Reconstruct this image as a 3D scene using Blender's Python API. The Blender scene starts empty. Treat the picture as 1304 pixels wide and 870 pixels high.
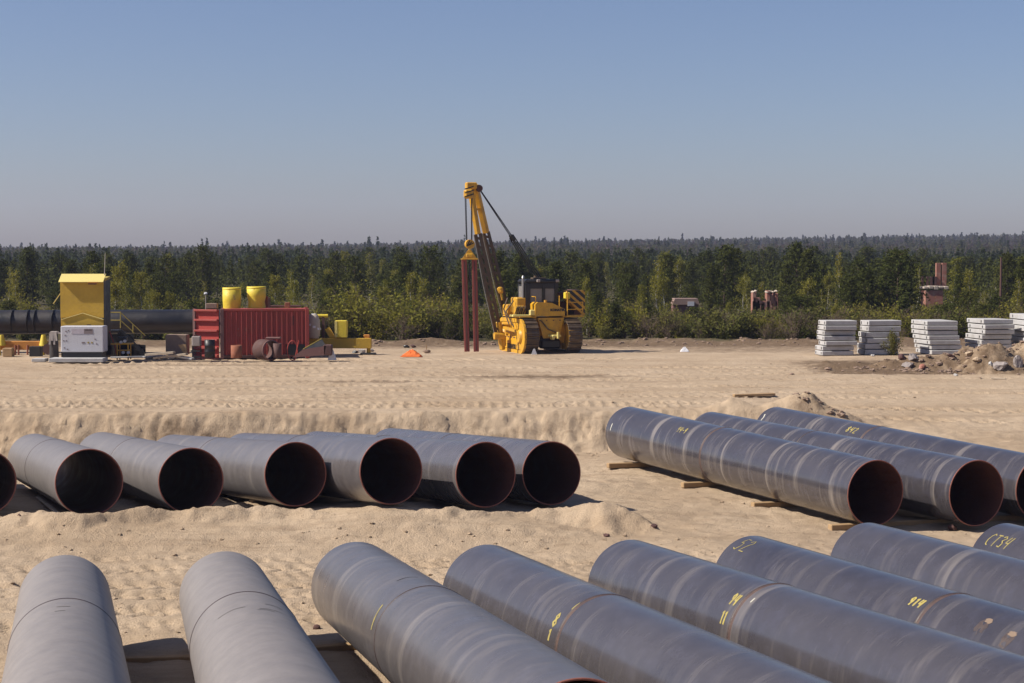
import bpy, math, random
import numpy as np
from mathutils import Vector, Matrix
R_ = math.radians
random.seed(7); rng = np.random.default_rng(7)
scn = bpy.context.scene
COL = scn.collection

# ---------------------------------------------------------------- camera
FPX, HOR, CX, CY, CAMH = 2200.0, 330.0, 652.0, 435.0, 4.3      # photo: 1304 x 870
TILT = math.atan((CY - HOR) / FPX)
cam = bpy.data.cameras.new('camera'); cam.sensor_width = 36; cam.lens = FPX / 1304 * 36
cam.clip_start = 0.5; cam.clip_end = 9000
co = bpy.data.objects.new('camera', cam); COL.objects.link(co)
co.location = (0, 0, CAMH); co.rotation_euler = (math.pi / 2 - TILT, 0, 0)
scn.camera = co

# ---------------------------------------------------------------- light
SUN_EL, SUN_TO = R_(42), Vector((-1, -0.175, 0)).normalized()
sun_dir = Vector((SUN_TO.x * math.cos(SUN_EL), SUN_TO.y * math.cos(SUN_EL), math.sin(SUN_EL)))
sl = bpy.data.lights.new('sun', 'SUN'); sl.energy = 5.0; sl.angle = R_(0.53); sl.color = (1.0, 0.93, 0.82)
so = bpy.data.objects.new('sun', sl); COL.objects.link(so)
so.rotation_euler = sun_dir.to_track_quat('Z', 'Y').to_euler(); so.location = (-30, 20, 40)
w = bpy.data.worlds.new('World'); scn.world = w; w.use_nodes = True
nt = w.node_tree; nt.nodes.clear()
sky = nt.nodes.new('ShaderNodeTexSky'); sky.sky_type = 'NISHITA'; sky.sun_disc = False
sky.sun_elevation = SUN_EL; sky.sun_rotation = math.atan2(SUN_TO.x, SUN_TO.y)
sky.altitude = 400; sky.air_density = 1.0; sky.dust_density = 1.2; sky.ozone_density = 6.0
bg = nt.nodes.new('ShaderNodeBackground'); bg.inputs[1].default_value = 0.070
out = nt.nodes.new('ShaderNodeOutputWorld')
tint = nt.nodes.new('ShaderNodeMix'); tint.data_type = 'RGBA'; tint.blend_type = 'MULTIPLY'; tint.inputs[0].default_value = 1; tint.inputs[7].default_value = (1.11, .955, .98, 1)   # white balance of the camera
nt.links.new(sky.outputs[0], tint.inputs[6]); nt.links.new(tint.outputs[2], bg.inputs[0]); nt.links.new(bg.outputs[0], out.inputs[0])
vs = scn.view_settings; vs.view_transform = 'Standard'; vs.look = 'None'; vs.exposure = 0.50; vs.gamma = 1.0
scn.cycles.max_bounces = 6; scn.cycles.transparent_max_bounces = 8; scn.cycles.volume_bounces = 0

# ---------------------------------------------------------------- pixel to place
def ray(px, py):
    x = (px - CX) / FPX; y = -(py - CY) / FPX
    return Vector((x, math.cos(TILT) + y * math.sin(TILT), -math.sin(TILT) + y * math.cos(TILT)))
def at(px, py, Y):
    d = ray(px, py); return Vector((0, 0, CAMH)) + d * (Y / d.y)
def gnd(px, py, z=0.0):
    d = ray(px, py); return Vector((0, 0, CAMH)) + d * ((z - CAMH) / d.z)

# ---------------------------------------------------------------- mesh builder
class MB:
    def __init__(s): s.v = []; s.f = []; s.sm = []; s.mi = []; s.mx = None
    def add(s, vs_, fs, smooth=False, mi=0):
        b = len(s.v)
        for v in vs_:
            v = Vector(v)
            s.v.append(s.mx @ v if s.mx else v)
        for f in fs:
            s.f.append([b + i for i in f]); s.sm.append(smooth); s.mi.append(mi)
        return s
    def box(s, c, size, rot=None, bev=0.0, mi=0):
        hx, hy, hz = size[0] / 2, size[1] / 2, size[2] / 2
        M = Matrix.Translation(Vector(c)) @ (rot.to_4x4() if rot else Matrix())
        bev = min(bev, hx * .9, hy * .9, hz * .9)
        if bev <= 0:
            P = [(sx * hx, sy * hy, sz * hz) for sx in (-1, 1) for sy in (-1, 1) for sz in (-1, 1)]
            F = [(0, 1, 3, 2), (4, 6, 7, 5), (0, 4, 5, 1), (2, 3, 7, 6), (0, 2, 6, 4), (1, 5, 7, 3)]
        else:
            P = []; idx = {}
            for sx in (-1, 1):
                for sy in (-1, 1):
                    for sz in (-1, 1):
                        idx[sx, sy, sz] = len(P)
                        P += [(sx * hx, sy * (hy - bev), sz * (hz - bev)), (sx * (hx - bev), sy * hy, sz * (hz - bev)), (sx * (hx - bev), sy * (hy - bev), sz * hz)]
            g = lambda a, b, c_, k: idx[a, b, c_] + k
            F = []
            for sg in (-1, 1):
                q = [(-1, -1), (1, -1), (1, 1), (-1, 1)]
                F.append([g(sg, a, b, 0) for a, b in q][::sg]); F.append([g(a, sg, b, 1) for a, b in q][::-sg]); F.append([g(a, b, sg, 2) for a, b in q][::sg])
            for a in (-1, 1):
                for b in (-1, 1):
                    k = a * b
                    F.append([g(a, b, -1, 0), g(a, b, -1, 1), g(a, b, 1, 1), g(a, b, 1, 0)][::-k])
                    F.append([g(a, -1, b, 0), g(a, -1, b, 2), g(a, 1, b, 2), g(a, 1, b, 0)][::k])
                    F.append([g(-1, a, b, 1), g(-1, a, b, 2), g(1, a, b, 2), g(1, a, b, 1)][::-k])
                    for c_ in (-1, 1):
                        F.append([g(a, b, c_, 0), g(a, b, c_, 1), g(a, b, c_, 2)][::a * b * c_])
        return s.add([M @ Vector(p) for p in P], F, False, mi)
    def cyl(s, p0, p1, r0, r1=None, n=16, caps=True, mi=0, smooth=True):
        r1 = r0 if r1 is None else r1
        p0 = Vector(p0); p1 = Vector(p1); d = (p1 - p0).normalized()
        a = d.orthogonal().normalized(); b = d.cross(a)
        P = []
        for p, r in ((p0, r0), (p1, r1)):
            P += [p + (a * math.cos(2 * math.pi * i / n) + b * math.sin(2 * math.pi * i / n)) * r for i in range(n)]
        s.add(P, [(i, (i + 1) % n, n + (i + 1) % n, n + i) for i in range(n)], smooth, mi)
        if caps:
            s.add(P[:n], [list(range(n))[::-1]], False, mi); s.add(P[n:], [list(range(n))], False, mi)
        return s
    def tube(s, pts, r, n=6, mi=0):
        for i in range(len(pts) - 1):
            ra = r[i] if isinstance(r, (list, tuple)) else r; rb = r[i + 1] if isinstance(r, (list, tuple)) else r
            s.cyl(pts[i], pts[i + 1], ra, rb, n, True, mi)
        return s
    def beam(s, p0, p1, w_, h_, up=(0, 0, 1), mi=0, bev=0.0):
        p0 = Vector(p0); p1 = Vector(p1); d = p1 - p0; z = d.normalized(); u = Vector(up)
        x = u.cross(z)
        if x.length < 1e-4: x = Vector((1, 0, 0))
        x.normalize(); y = z.cross(x)
        m = Matrix((x, y, z)).transposed()
        return s.box((p0 + p1) / 2, (w_, h_, d.length), m, bev, mi)
    def prism(s, poly, y0, y1, mi=0, ax='y'):
        n = len(poly)
        f = (lambda a, b, c: (a, c, b)) if ax == 'y' else ((lambda a, b, c: (c, a, b)) if ax == 'x' else (lambda a, b, c: (a, b, c)))
        P = [f(a, b, y0) for a, b in poly] + [f(a, b, y1) for a, b in poly]
        return s.add(P, [list(range(n)), list(range(n, 2 * n))[::-1]] + [(i, n + i, n + (i + 1) % n, (i + 1) % n) for i in range(n)], False, mi)
    def lathe(s, prof, n=24, mi=0, M=None, smooth=True):
        P = []
        for r, z in prof:
            for i in range(n):
                a = 2 * math.pi * i / n; q = Vector((r * math.cos(a), r * math.sin(a), z)); P.append(M @ q if M else q)
        F = [(k * n + i, k * n + (i + 1) % n, (k + 1) * n + (i + 1) % n, (k + 1) * n + i) for k in range(len(prof) - 1) for i in range(n)]
        return s.add(P, F, smooth, mi)
    def rock(s, c, size, seed=0, sub=2, rough=.25, mi=0, smooth=False):
        V, F = ICO[sub]; r = np.random.default_rng(seed)
        d = r.normal(size=(7, 3)); d /= np.linalg.norm(d, axis=1)[:, None]; off = r.uniform(.45, .85, 7)
        P = V.copy()
        for k in range(7):                      # flat facets cut from the ball
            t = P @ d[k]; m = t > off[k]; P[m] -= np.outer(t[m] - off[k], d[k])
        P *= (1 + r.normal(size=(len(P), 1)) * rough * .12)
        P = P * np.array(size) / 2 + np.array(c)
        return s.add([tuple(p) for p in P], F, smooth, mi)
    def build(s, name, mat, parent=None):
        me = bpy.data.meshes.new(name); me.from_pydata([tuple(v) for v in s.v], [], s.f)
        for m in (mat if isinstance(mat, (list, tuple)) else [mat]): me.materials.append(m)
        me.polygons.foreach_set('use_smooth', s.sm); me.polygons.foreach_set('material_index', s.mi)
        me.validate(); me.update()
        return link(name, me, parent)
def _ico():
    t = (1 + 5 ** .5) / 2
    V = [(-1, t, 0), (1, t, 0), (-1, -t, 0), (1, -t, 0), (0, -1, t), (0, 1, t), (0, -1, -t), (0, 1, -t), (t, 0, -1), (t, 0, 1), (-t, 0, -1), (-t, 0, 1)]
    F = [(0, 11, 5), (0, 5, 1), (0, 1, 7), (0, 7, 10), (0, 10, 11), (1, 5, 9), (5, 11, 4), (11, 10, 2), (10, 7, 6), (7, 1, 8), (3, 9, 4), (3, 4, 2), (3, 2, 6), (3, 6, 8), (3, 8, 9), (4, 9, 5), (2, 4, 11), (6, 2, 10), (8, 6, 7), (9, 8, 1)]
    V = [Vector(v).normalized() for v in V]; res = {0: (np.array(V), F)}
    for k in (1, 2, 3):
        mid = {}; NF = []
        def m(a, b):
            q = (min(a, b), max(a, b))
            if q not in mid: mid[q] = len(V); V.append(((V[a] + V[b]) / 2).normalized())
            return mid[q]
        for a, b, c in F:
            x, y, z = m(a, b), m(b, c), m(c, a); NF += [(a, x, z), (b, y, x), (c, z, y), (x, y, z)]
        F = NF; res[k] = (np.array(V), F)
    return res
ICO = _ico()
def link(name, data, parent=None):
    o = bpy.data.objects.new(name, data); COL.objects.link(o)
    if parent: o.parent = parent
    return o
def tag(o, label=None, cat=None, group=None, kind=None):
    if cat and not kind: kind = 'thing'
    for k, v in (('label', label), ('category', cat), ('group', group), ('kind', kind)):
        if v: o[k] = v
    return o
def thing(name, loc, label, cat, rz=0.0, group=None):
    o = link(name, None); o.location = loc; o.rotation_euler = (0, 0, rz); o.empty_display_size = .2
    return tag(o, label, cat, group)

# ---------------------------------------------------------------- materials
def N(nt, t, **kw):
    n = nt.nodes.new(t)
    for k, v in kw.items():
        if k in n.inputs: n.inputs[k].default_value = v
        else: setattr(n, k, v)
    return n
def base(name):
    m = bpy.data.materials.new(name); m.use_nodes = True; nt = m.node_tree
    return m, nt, nt.nodes['Principled BSDF'], nt.links.new
def mix(nt, fac, a, b, mode='MIX'):
    n = nt.nodes.new('ShaderNodeMix'); n.data_type = 'RGBA'; n.blend_type = mode
    for i, v in ((0, fac), (6, a), (7, b)):
        if hasattr(v, 'is_output'): nt.links.new(v, n.inputs[i])
        else: n.inputs[i].default_value = (*v, 1) if i and len(v) == 3 else v
    return n.outputs[2]
def ramp(nt, src, a, b, va=0.0, vb=1.0):
    n = N(nt, 'ShaderNodeMapRange'); n.inputs[1].default_value = a; n.inputs[2].default_value = b; n.inputs[3].default_value = va; n.inputs[4].default_value = vb
    nt.links.new(src, n.inputs[0]); return n.outputs[0]
def noise(nt, vec, scale, detail=4, rough=.55, stretch=None):
    n = N(nt, 'ShaderNodeTexNoise', Scale=scale, Detail=detail, Roughness=rough)
    if vec is not None:
        if stretch:
            mp = N(nt, 'ShaderNodeMapping'); mp.inputs['Scale'].default_value = stretch; nt.links.new(vec, mp.inputs[0]); vec = mp.outputs[0]
        nt.links.new(vec, n.inputs['Vector'])
    return n.outputs[0]
def paint(name, col, rough=.5, dirt=(.20, .15, .10), dirt_amt=.35, metal=0.0, spec=.5, scale=3.0, bump=.02, wear=None):
    m, nt, p, L = base(name)
    tc = N(nt, 'ShaderNodeTexCoord').outputs['Object']
    g = N(nt, 'ShaderNodeNewGeometry').outputs['Position']
    n1 = noise(nt, g, scale, 5, .6); n2 = noise(nt, g, scale * 7, 3)
    c = mix(nt, ramp(nt, n1, .45, .75, 0, dirt_amt), col, dirt)
    c = mix(nt, ramp(nt, n2, .3, .7, 0, .22), c, tuple(x * .6 for x in col))
    if wear: c = mix(nt, ramp(nt, noise(nt, g, scale * 4, 6, .7), .61, .70), c, wear)
    L(c, p.inputs['Base Color'])
    L(ramp(nt, n1, .3, .7, rough - .08, min(1, rough + .2)), p.inputs['Roughness'])
    p.inputs['Metallic'].default_value = metal; p.inputs['Specular IOR Level'].default_value = spec
    if bump:
        b = N(nt, 'ShaderNodeBump', Strength=.4, Distance=bump); L(n2, b.inputs['Height']); L(b.outputs[0], p.inputs['Normal'])
    return m
def sand_mat():
    m, nt, p, L = base('sand')
    g = N(nt, 'ShaderNodeNewGeometry').outputs['Position']
    damp_shade = N(nt, 'ShaderNodeAttribute', attribute_name='damp_shade').outputs['Fac']
    veg = N(nt, 'ShaderNodeAttribute', attribute_name='veg').outputs['Fac']
    a = noise(nt, g, .35, 6, .6); b = noise(nt, g, 2.2, 6, .65); c = noise(nt, g, 30, 4, .7)
    st = noise(nt, g, 1.0, 6, .65, (.12, 1.3, 1))
    col = mix(nt, ramp(nt, a, .35, .65), (.385, .287, .194), (.465, .358, .252))
    col = mix(nt, ramp(nt, b, .50, .74, 0, .40), col, (.28, .20, .132))
    col = mix(nt, ramp(nt, st, .52, .70, 0, .45), col, (.245, .172, .110))
    st2 = noise(nt, g, 1.0, 5, .7, (.35, 5.0, 1)); spk = noise(nt, g, 9, 4, .7)
    col = mix(nt, ramp(nt, st2, .56, .70, 0, .50), col, (.215, .15, .096))
    col = mix(nt, ramp(nt, spk, .62, .76, 0, .55), col, (.20, .14, .09))
    col = mix(nt, ramp(nt, c, .62, .80, 0, .6), col, (.15, .105, .068))
    col = mix(nt, ramp(nt, c, .25, .36, .5, 0), col, (.46, .36, .26))
    dsum = N(nt, 'ShaderNodeMath', operation='MULTIPLY_ADD'); L(b, dsum.inputs[0]); dsum.inputs[1].default_value = 1.2; L(damp_shade, dsum.inputs[2])
    col = mix(nt, ramp(nt, dsum.outputs[0], .85, 1.35, 0, .9), col, (.125, .082, .050))
    vcol = mix(nt, ramp(nt, b, .4, .6), (.05, .05, .022), (.11, .085, .045))
    col = mix(nt, veg, col, vcol)
    L(col, p.inputs['Base Color']); p.inputs['Roughness'].default_value = .95; p.inputs['Specular IOR Level'].default_value = .12
    h = N(nt, 'ShaderNodeMath', operation='MULTIPLY_ADD'); L(c, h.inputs[0]); h.inputs[1].default_value = .45; L(b, h.inputs[2])
    bp = N(nt, 'ShaderNodeBump', Strength=.85, Distance=.10); L(h.outputs[0], bp.inputs['Height']); L(bp.outputs[0], p.inputs['Normal'])
    return m
def pipe_mat():
    """factory painted steel: dark grey, with rings of dust and scuffs round the axis (object Z)"""
    m, nt, p, L = base('pipe_paint')
    tc = N(nt, 'ShaderNodeTexCoord').outputs['Object']
    sp = N(nt, 'ShaderNodeSeparateXYZ'); L(tc, sp.inputs[0])
    rnd = N(nt, 'ShaderNodeObjectInfo').outputs['Random']
    dust = N(nt, 'ShaderNodeAttribute', attribute_name='dust', attribute_type='OBJECT').outputs['Fac']
    band = N(nt, 'ShaderNodeAttribute', attribute_name='band', attribute_type='OBJECT').outputs['Fac']
    ofs = N(nt, 'ShaderNodeMath', operation='MULTIPLY'); L(rnd, ofs.inputs[0]); ofs.inputs[1].default_value = 57.0
    av = N(nt, 'ShaderNodeCombineXYZ'); L(ofs.outputs[0], av.inputs[2]); L(ofs.outputs[0], av.inputs[0])
    va = N(nt, 'ShaderNodeVectorMath', operation='ADD'); L(tc, va.inputs[0]); L(av.outputs[0], va.inputs[1]); v = va.outputs[0]
    zz = N(nt, 'ShaderNodeMath', operation='ADD'); L(sp.outputs[2], zz.inputs[0]); L(ofs.outputs[0], zz.inputs[1])
    def n1d(scale, det):
        n = N(nt, 'ShaderNodeTexNoise', noise_dimensions='1D', Scale=scale, Detail=det); L(zz.outputs[0], n.inputs['W']); return n.outputs[0]
    big = noise(nt, v, .9, 5, .6); arcs = noise(nt, v, 1.0, 5, .62, (.7, .7, 4.5)); fine = noise(nt, v, 1.0, 4, .7, (3.0, 3.0, 38)); blot = noise(nt, v, 3.5, 6, .65)
    col = mix(nt, ramp(nt, big, .3, .7), (.024, .022, .030), (.046, .042, .048))
    col = mix(nt, ramp(nt, blot, .5, .75, 0, .5), col, (.050, .050, .075))
    rings = N(nt, 'ShaderNodeMath', operation='MULTIPLY'); L(ramp(nt, n1d(1.7, 3.5), .60, .68), rings.inputs[0]); L(ramp(nt, arcs, .35, .65, .0, .8), rings.inputs[1])
    r2 = N(nt, 'ShaderNodeMath', operation='MULTIPLY'); L(rings.outputs[0], r2.inputs[0]); L(band, r2.inputs[1])
    col = mix(nt, r2.outputs[0], col, (.27, .235, .205))
    a2 = N(nt, 'ShaderNodeMath', operation='MULTIPLY'); L(ramp(nt, arcs, .53, .70, 0, .50), a2.inputs[0]); L(band, a2.inputs[1])
    col = mix(nt, a2.outputs[0], col, (.19, .165, .15))
    col = mix(nt, ramp(nt, fine, .62, .78, 0, .30), col, (.24, .21, .19))
    col = mix(nt, ramp(nt, fine, .24, .34, .4, 0), col, (.014, .013, .016))
    d2 = N(nt, 'ShaderNodeMath', operation='MULTIPLY'); L(ramp(nt, blot, .3, .65, .72, 1), d2.inputs[0]); L(dust, d2.inputs[1])
    col = mix(nt, d2.outputs[0], col, (.188, .166, .156))
    L(col, p.inputs['Base Color'])
    rg = N(nt, 'ShaderNodeMath', operation='MULTIPLY_ADD'); L(dust, rg.inputs[0]); rg.inputs[1].default_value = .42; L(ramp(nt, arcs, .3, .7, .09, .20), rg.inputs[2])
    L(rg.outputs[0], p.inputs['Roughness']); p.inputs['Specular IOR Level'].default_value = 1.0
    bp = N(nt, 'ShaderNodeBump', Strength=.12, Distance=.004); L(fine, bp.inputs['Height']); L(bp.outputs[0], p.inputs['Normal'])
    return m
def foliage(name, dark, light, hue=.25, trans=.25, sc=.8):
    m, nt, p, L = base(name)
    g = N(nt, 'ShaderNodeNewGeometry').outputs['Position']; oi = N(nt, 'ShaderNodeObjectInfo').outputs['Random']
    c = mix(nt, ramp(nt, noise(nt, g, sc, 4), .3, .7), dark, light)
    c = mix(nt, ramp(nt, oi, 0, 1, 0, hue), c, tuple(x * y for x, y in zip(light, (1.35, 1.1, .8))))
    L(c, p.inputs['Base Color']); p.inputs['Roughness'].default_value = .8; p.inputs['Specular IOR Level'].default_value = .06
    t = N(nt, 'ShaderNodeBsdfTranslucent'); L(c, t.inputs[0])
    ms = N(nt, 'ShaderNodeMixShader'); ms.inputs[0].default_value = trans
    o = nt.nodes['Material Output']; L(p.outputs[0], ms.inputs[1]); L(t.outputs[0], ms.inputs[2]); L(ms.outputs[0], o.inputs[0])
    return m
M = dict(
    sand=sand_mat(), pipe=pipe_mat(),
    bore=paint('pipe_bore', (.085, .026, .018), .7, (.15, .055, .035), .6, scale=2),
    rim=paint('pipe_rim', (.26, .085, .055), .6, (.12, .05, .04), .5, scale=4),
    weld=paint('weld', (.075, .045, .038), .55, (.15, .085, .055), .5, scale=5), weld_dark=paint('weld_seam', (.05, .034, .032), .5, (.10, .065, .05), .5, scale=5),
    chalk=paint('yellow_chalk', (.36, .29, .08), .9, (.14, .115, .07), .75, bump=0, scale=5, wear=(.07, .06, .055)),
    chalk_pale=paint('pale_chalk', (.55, .53, .45), .9, (.3, .28, .24), .3, bump=0),
    pale_scar=paint('pale_scar', (.20, .14, .10), .8, bump=0), grey_mark=paint('grey_scuff', (.09, .085, .085), .7, bump=0), black_mark=paint('black_scuff', (.02, .02, .022), .7, bump=0),
    timber=paint('timber', (.36, .235, .12), .85, (.20, .13, .07), .6, scale=2),
    board=paint('weathered_board', (.40, .33, .25), .9, (.22, .17, .12), .6, scale=2),
    concrete=paint('concrete', (.42, .41, .405), .9, (.25, .225, .20), .6, scale=2.2),
    yellow=paint('machine_yellow', (.60, .315, .014), .42, (.22, .13, .05), .65, scale=2.5, wear=(.16, .10, .05)),
    yellow_bright=paint('bright_yellow', (.64, .49, .035), .5, (.40, .28, .06), .3, scale=2),
    yellow_pale=paint('pale_yellow', (.66, .54, .17), .6, (.50, .42, .20), .3),
    yellow_dull=paint('ochre_board', (.50, .31, .028), .7, (.32, .21, .05), .5, scale=1.3),
    yellow_olive=paint('olive_paint', (.36, .27, .05), .7, (.2, .15, .05), .5),
    orange=paint('orange_paint', (.50, .20, .025), .65, (.22, .10, .04), .5),
    black=paint('black_paint', (.011, .011, .012), .42, (.045, .038, .03), .35),
    rubber=paint('track_steel', (.085, .058, .038), .55, (.22, .14, .07), .7, metal=.2),
    glass=paint('dusty_glass', (.20, .19, .19), .12, (.28, .25, .22), .5, bump=0),  # dusty panes, base colour lightened to paint in a reflection
    chrome=paint('stack_metal', (.35, .34, .33), .35, (.15, .12, .1), .4, metal=.7),
    white=paint('white_enamel', (.52, .52, .56), .5, (.36, .34, .33), .3),
    lilac=paint('grey_panel', (.46, .42, .47), .5, bump=0), brown_panel=paint('brown_panel', (.20, .16, .17), .5, bump=0),
    red=paint('container_red', (.34, .052, .040), .6, (.24, .075, .05), .5, scale=1.4, wear=(.30, .14, .10)),
    red_bright=paint('bright_red', (.40, .045, .032), .6, (.30, .06, .04), .4),
    red_beam=paint('red_oxide', (.25, .055, .040), .65, (.14, .045, .035), .5),
    rust=paint('rust', (.27, .095, .05), .8, (.15, .06, .035), .6), rust_dark=paint('dark_rust', (.085, .04, .035), .8, (.14, .07, .05), .5),
    maroon=paint('maroon_plate', (.16, .075, .068), .7, (.24, .15, .12), .4),
    plywood=paint('plywood', (.24, .165, .12), .85, (.16, .11, .08), .5), cloth=paint('white_cloth', (.72, .71, .73), .95, (.5, .47, .44), .3),
    sack=paint('beige_sack', (.46, .39, .31), .95, (.3, .25, .2), .4), orange_cloth=paint('orange_cloth', (.75, .17, .035), .9, (.5, .12, .03), .3),
    coat=paint('dark_coat', (.03, .026, .026), .9), steel_grey=paint('grey_steel', (.30, .26, .24), .6, (.2, .15, .12), .4),
    black_pipe=paint('black_coating', (.011, .011, .014), .40, (.05, .036, .032), .5, scale=.9),
    brick=paint('brick', (.29, .115, .08), .9, (.36, .27, .22), .8, scale=3.5), mortar=paint('mortar', (.42, .35, .29), .95),
    slate=paint('old_roof', (.27, .18, .15), .9), rockm=paint('granite', (.27, .235, .22), .9, (.26, .21, .18), .5, scale=3),
    bark=paint('pine_bark', (.085, .055, .036), .95, bump=0), birch_bark=paint('birch_bark', (.42, .39, .34), .9, (.10, .09, .08), .6, bump=0), twig=paint('twigs', (.105, .070, .048), .95, bump=0),
    pine=foliage('pine_needles', (.034, .044, .011), (.074, .083, .019)),
    spruce=foliage('far_needles', (.034, .046, .019), (.055, .068, .027), .0, .4, .05),
    birch=foliage('birch_leaves', (.140, .142, .024), (.215, .200, .036), .3, .4),
    bush=foliage('bush_leaves', (.062, .078, .021), (.140, .138, .038), .4, .35),
    far_leaf=foliage('far_leaves', (.078, .082, .036), (.105, .102, .046), .0, .5, .03), far_bare=foliage('far_bare_twigs', (.085, .068, .052), (.11, .085, .066), .0, .4, .03),
)

# ---------------------------------------------------------------- ground
PIPES = {
 'F1': ((-7.097, 27.194, -1.1), (-3.385, 12.97, -0.127)),
 'F2': ((-4.549, 27.144, -1.034), (-1.424, 12.788, 0.043)),
 'F3': ((-2.48, 27.186, -0.887), (0.63, 16.024, -0.339)),
 'F4': ((-0.402, 26.177, -0.759), (3.882, 15.398, -0.699)),
 'F5': ((1.81, 26.5, -0.739), (6.171, 15.752, -0.529)),
 'F6': ((3.813, 27.289, -0.802), (8.048, 16.491, -0.702)),
 'F7': ((5.824, 28.164, -0.729), (9.641, 17.211, -0.557)),
 'F8': ((8.126, 28.32, -0.762), (12.101, 17.423, -0.664)),
 'L0': ((-15.45, 47.37, -1.2), (-11.28, 36.6, -0.45)),
 'L1': ((-13.086, 47.125, -1.187), (-8.932, 36.322, -0.414)),
 'L2': ((-11.378, 47.71, -1.201), (-6.91, 37.03, -0.468)),
 'L3': ((-9.503, 48.29, -1.332), (-4.747, 37.75, -0.418)),
 'L4': ((-7.307, 47.078, -1.162), (-2.564, 36.536, -0.203)),
 'L5': ((-5.391, 47.582, -1.165), (-0.563, 37.067, -0.343)),
 'L6': ((-3.435, 48.988, -1.217), (0.885, 38.249, -0.46)),
 'R1': ((3.199, 47.207, -0.453), (7.733, 36.532, -0.67)),
 'R2': ((5.46, 47.3, -0.6), (9.9, 36.6, -0.68)),
 'R3': ((7.43, 48.5, -0.57), (11.64, 37.7, -0.74)),
}
RAD = 0.71
def hash2(ix, iy, seed):
    h = (ix.astype(np.int64) * 374761393 + iy.astype(np.int64) * 668265263 + seed * 1442695041) & 0xFFFFFFFF
    h = ((h ^ (h >> 13)) * 1274126177) & 0xFFFFFFFF
    return ((h ^ (h >> 16)) & 0xFFFF) / 65535.0
def vn(x, y, s, seed=0):
    x = x / s; y = y / s; ix = np.floor(x); iy = np.floor(y); fx = x - ix; fy = y - iy
    fx = fx * fx * (3 - 2 * fx); fy = fy * fy * (3 - 2 * fy)
    a = hash2(ix, iy, seed); b = hash2(ix + 1, iy, seed); c = hash2(ix, iy + 1, seed); d = hash2(ix + 1, iy + 1, seed)
    return (a + (b - a) * fx) * (1 - fy) + (c + (d - c) * fx) * fy - .5
def fbm(x, y, s, seed=0, o=4, g=.5):
    t = 0; a = 1
    for k in range(o): t = t + vn(x + 17.3 * k, y - 9.1 * k, s, seed + k) * a; a *= g; s *= .5
    return t
def sst(x, a, b):
    t = np.clip((x - a) / (b - a), 0, 1); return t * t * (3 - 2 * t)
def idw(x, y, pts, p=3):
    num = np.zeros_like(x); den = np.zeros_like(x)
    for (a, b, c) in pts:
        wgt = 1 / ((x - a) ** 2 + (y - b) ** 2 + .15) ** (p / 2); num += wgt * c; den += wgt
    return num / den
GAP = {'F': .11, 'L': .07, 'R': .13}
def pts_of(names, ts=(0, .2, .4, .6, .8, 1)):
    r = []
    for n in names:
        a, b = np.array(PIPES[n][0]), np.array(PIPES[n][1])
        for t in ts:
            q = a + (b - a) * t; r.append((q[0], q[1], q[2] - RAD - GAP[n[0]]))
    return r
PA = pts_of(['L0', 'L1', 'L2', 'L3', 'L4', 'L5', 'L6', 'R1', 'R2', 'R3']) + [(x, 52, -1.75) for x in (-16, -12, -8, -4)] + [(0, 50.5, -1.5), (2, 43, -1.25), (2.6, 39, -1.35), (3.2, 36.2, -1.45), (12, 44, -1.1), (14, 38, -1.15)]
PB = pts_of(['F%d' % i for i in range(1, 9)]) + [(x, 34.3, -1.58) for x in (-14, -10, -6, -2, 1.5)] + [(x, 31, -1.65) for x in (-12, -8, -3)] + [(4, 34, -1.4), (7, 31.5, -1.35), (11, 31, -1.2), (15, 30, -1.1), (-11, 27, -1.9), (-9, 18, -1.2)]
def bank_y(x): return 52.7 + .5 * np.sin(x * .22 + 1) + np.where(x < 0, .02 * np.minimum(-x, 14), -.02 * np.minimum(x, 10))
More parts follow.
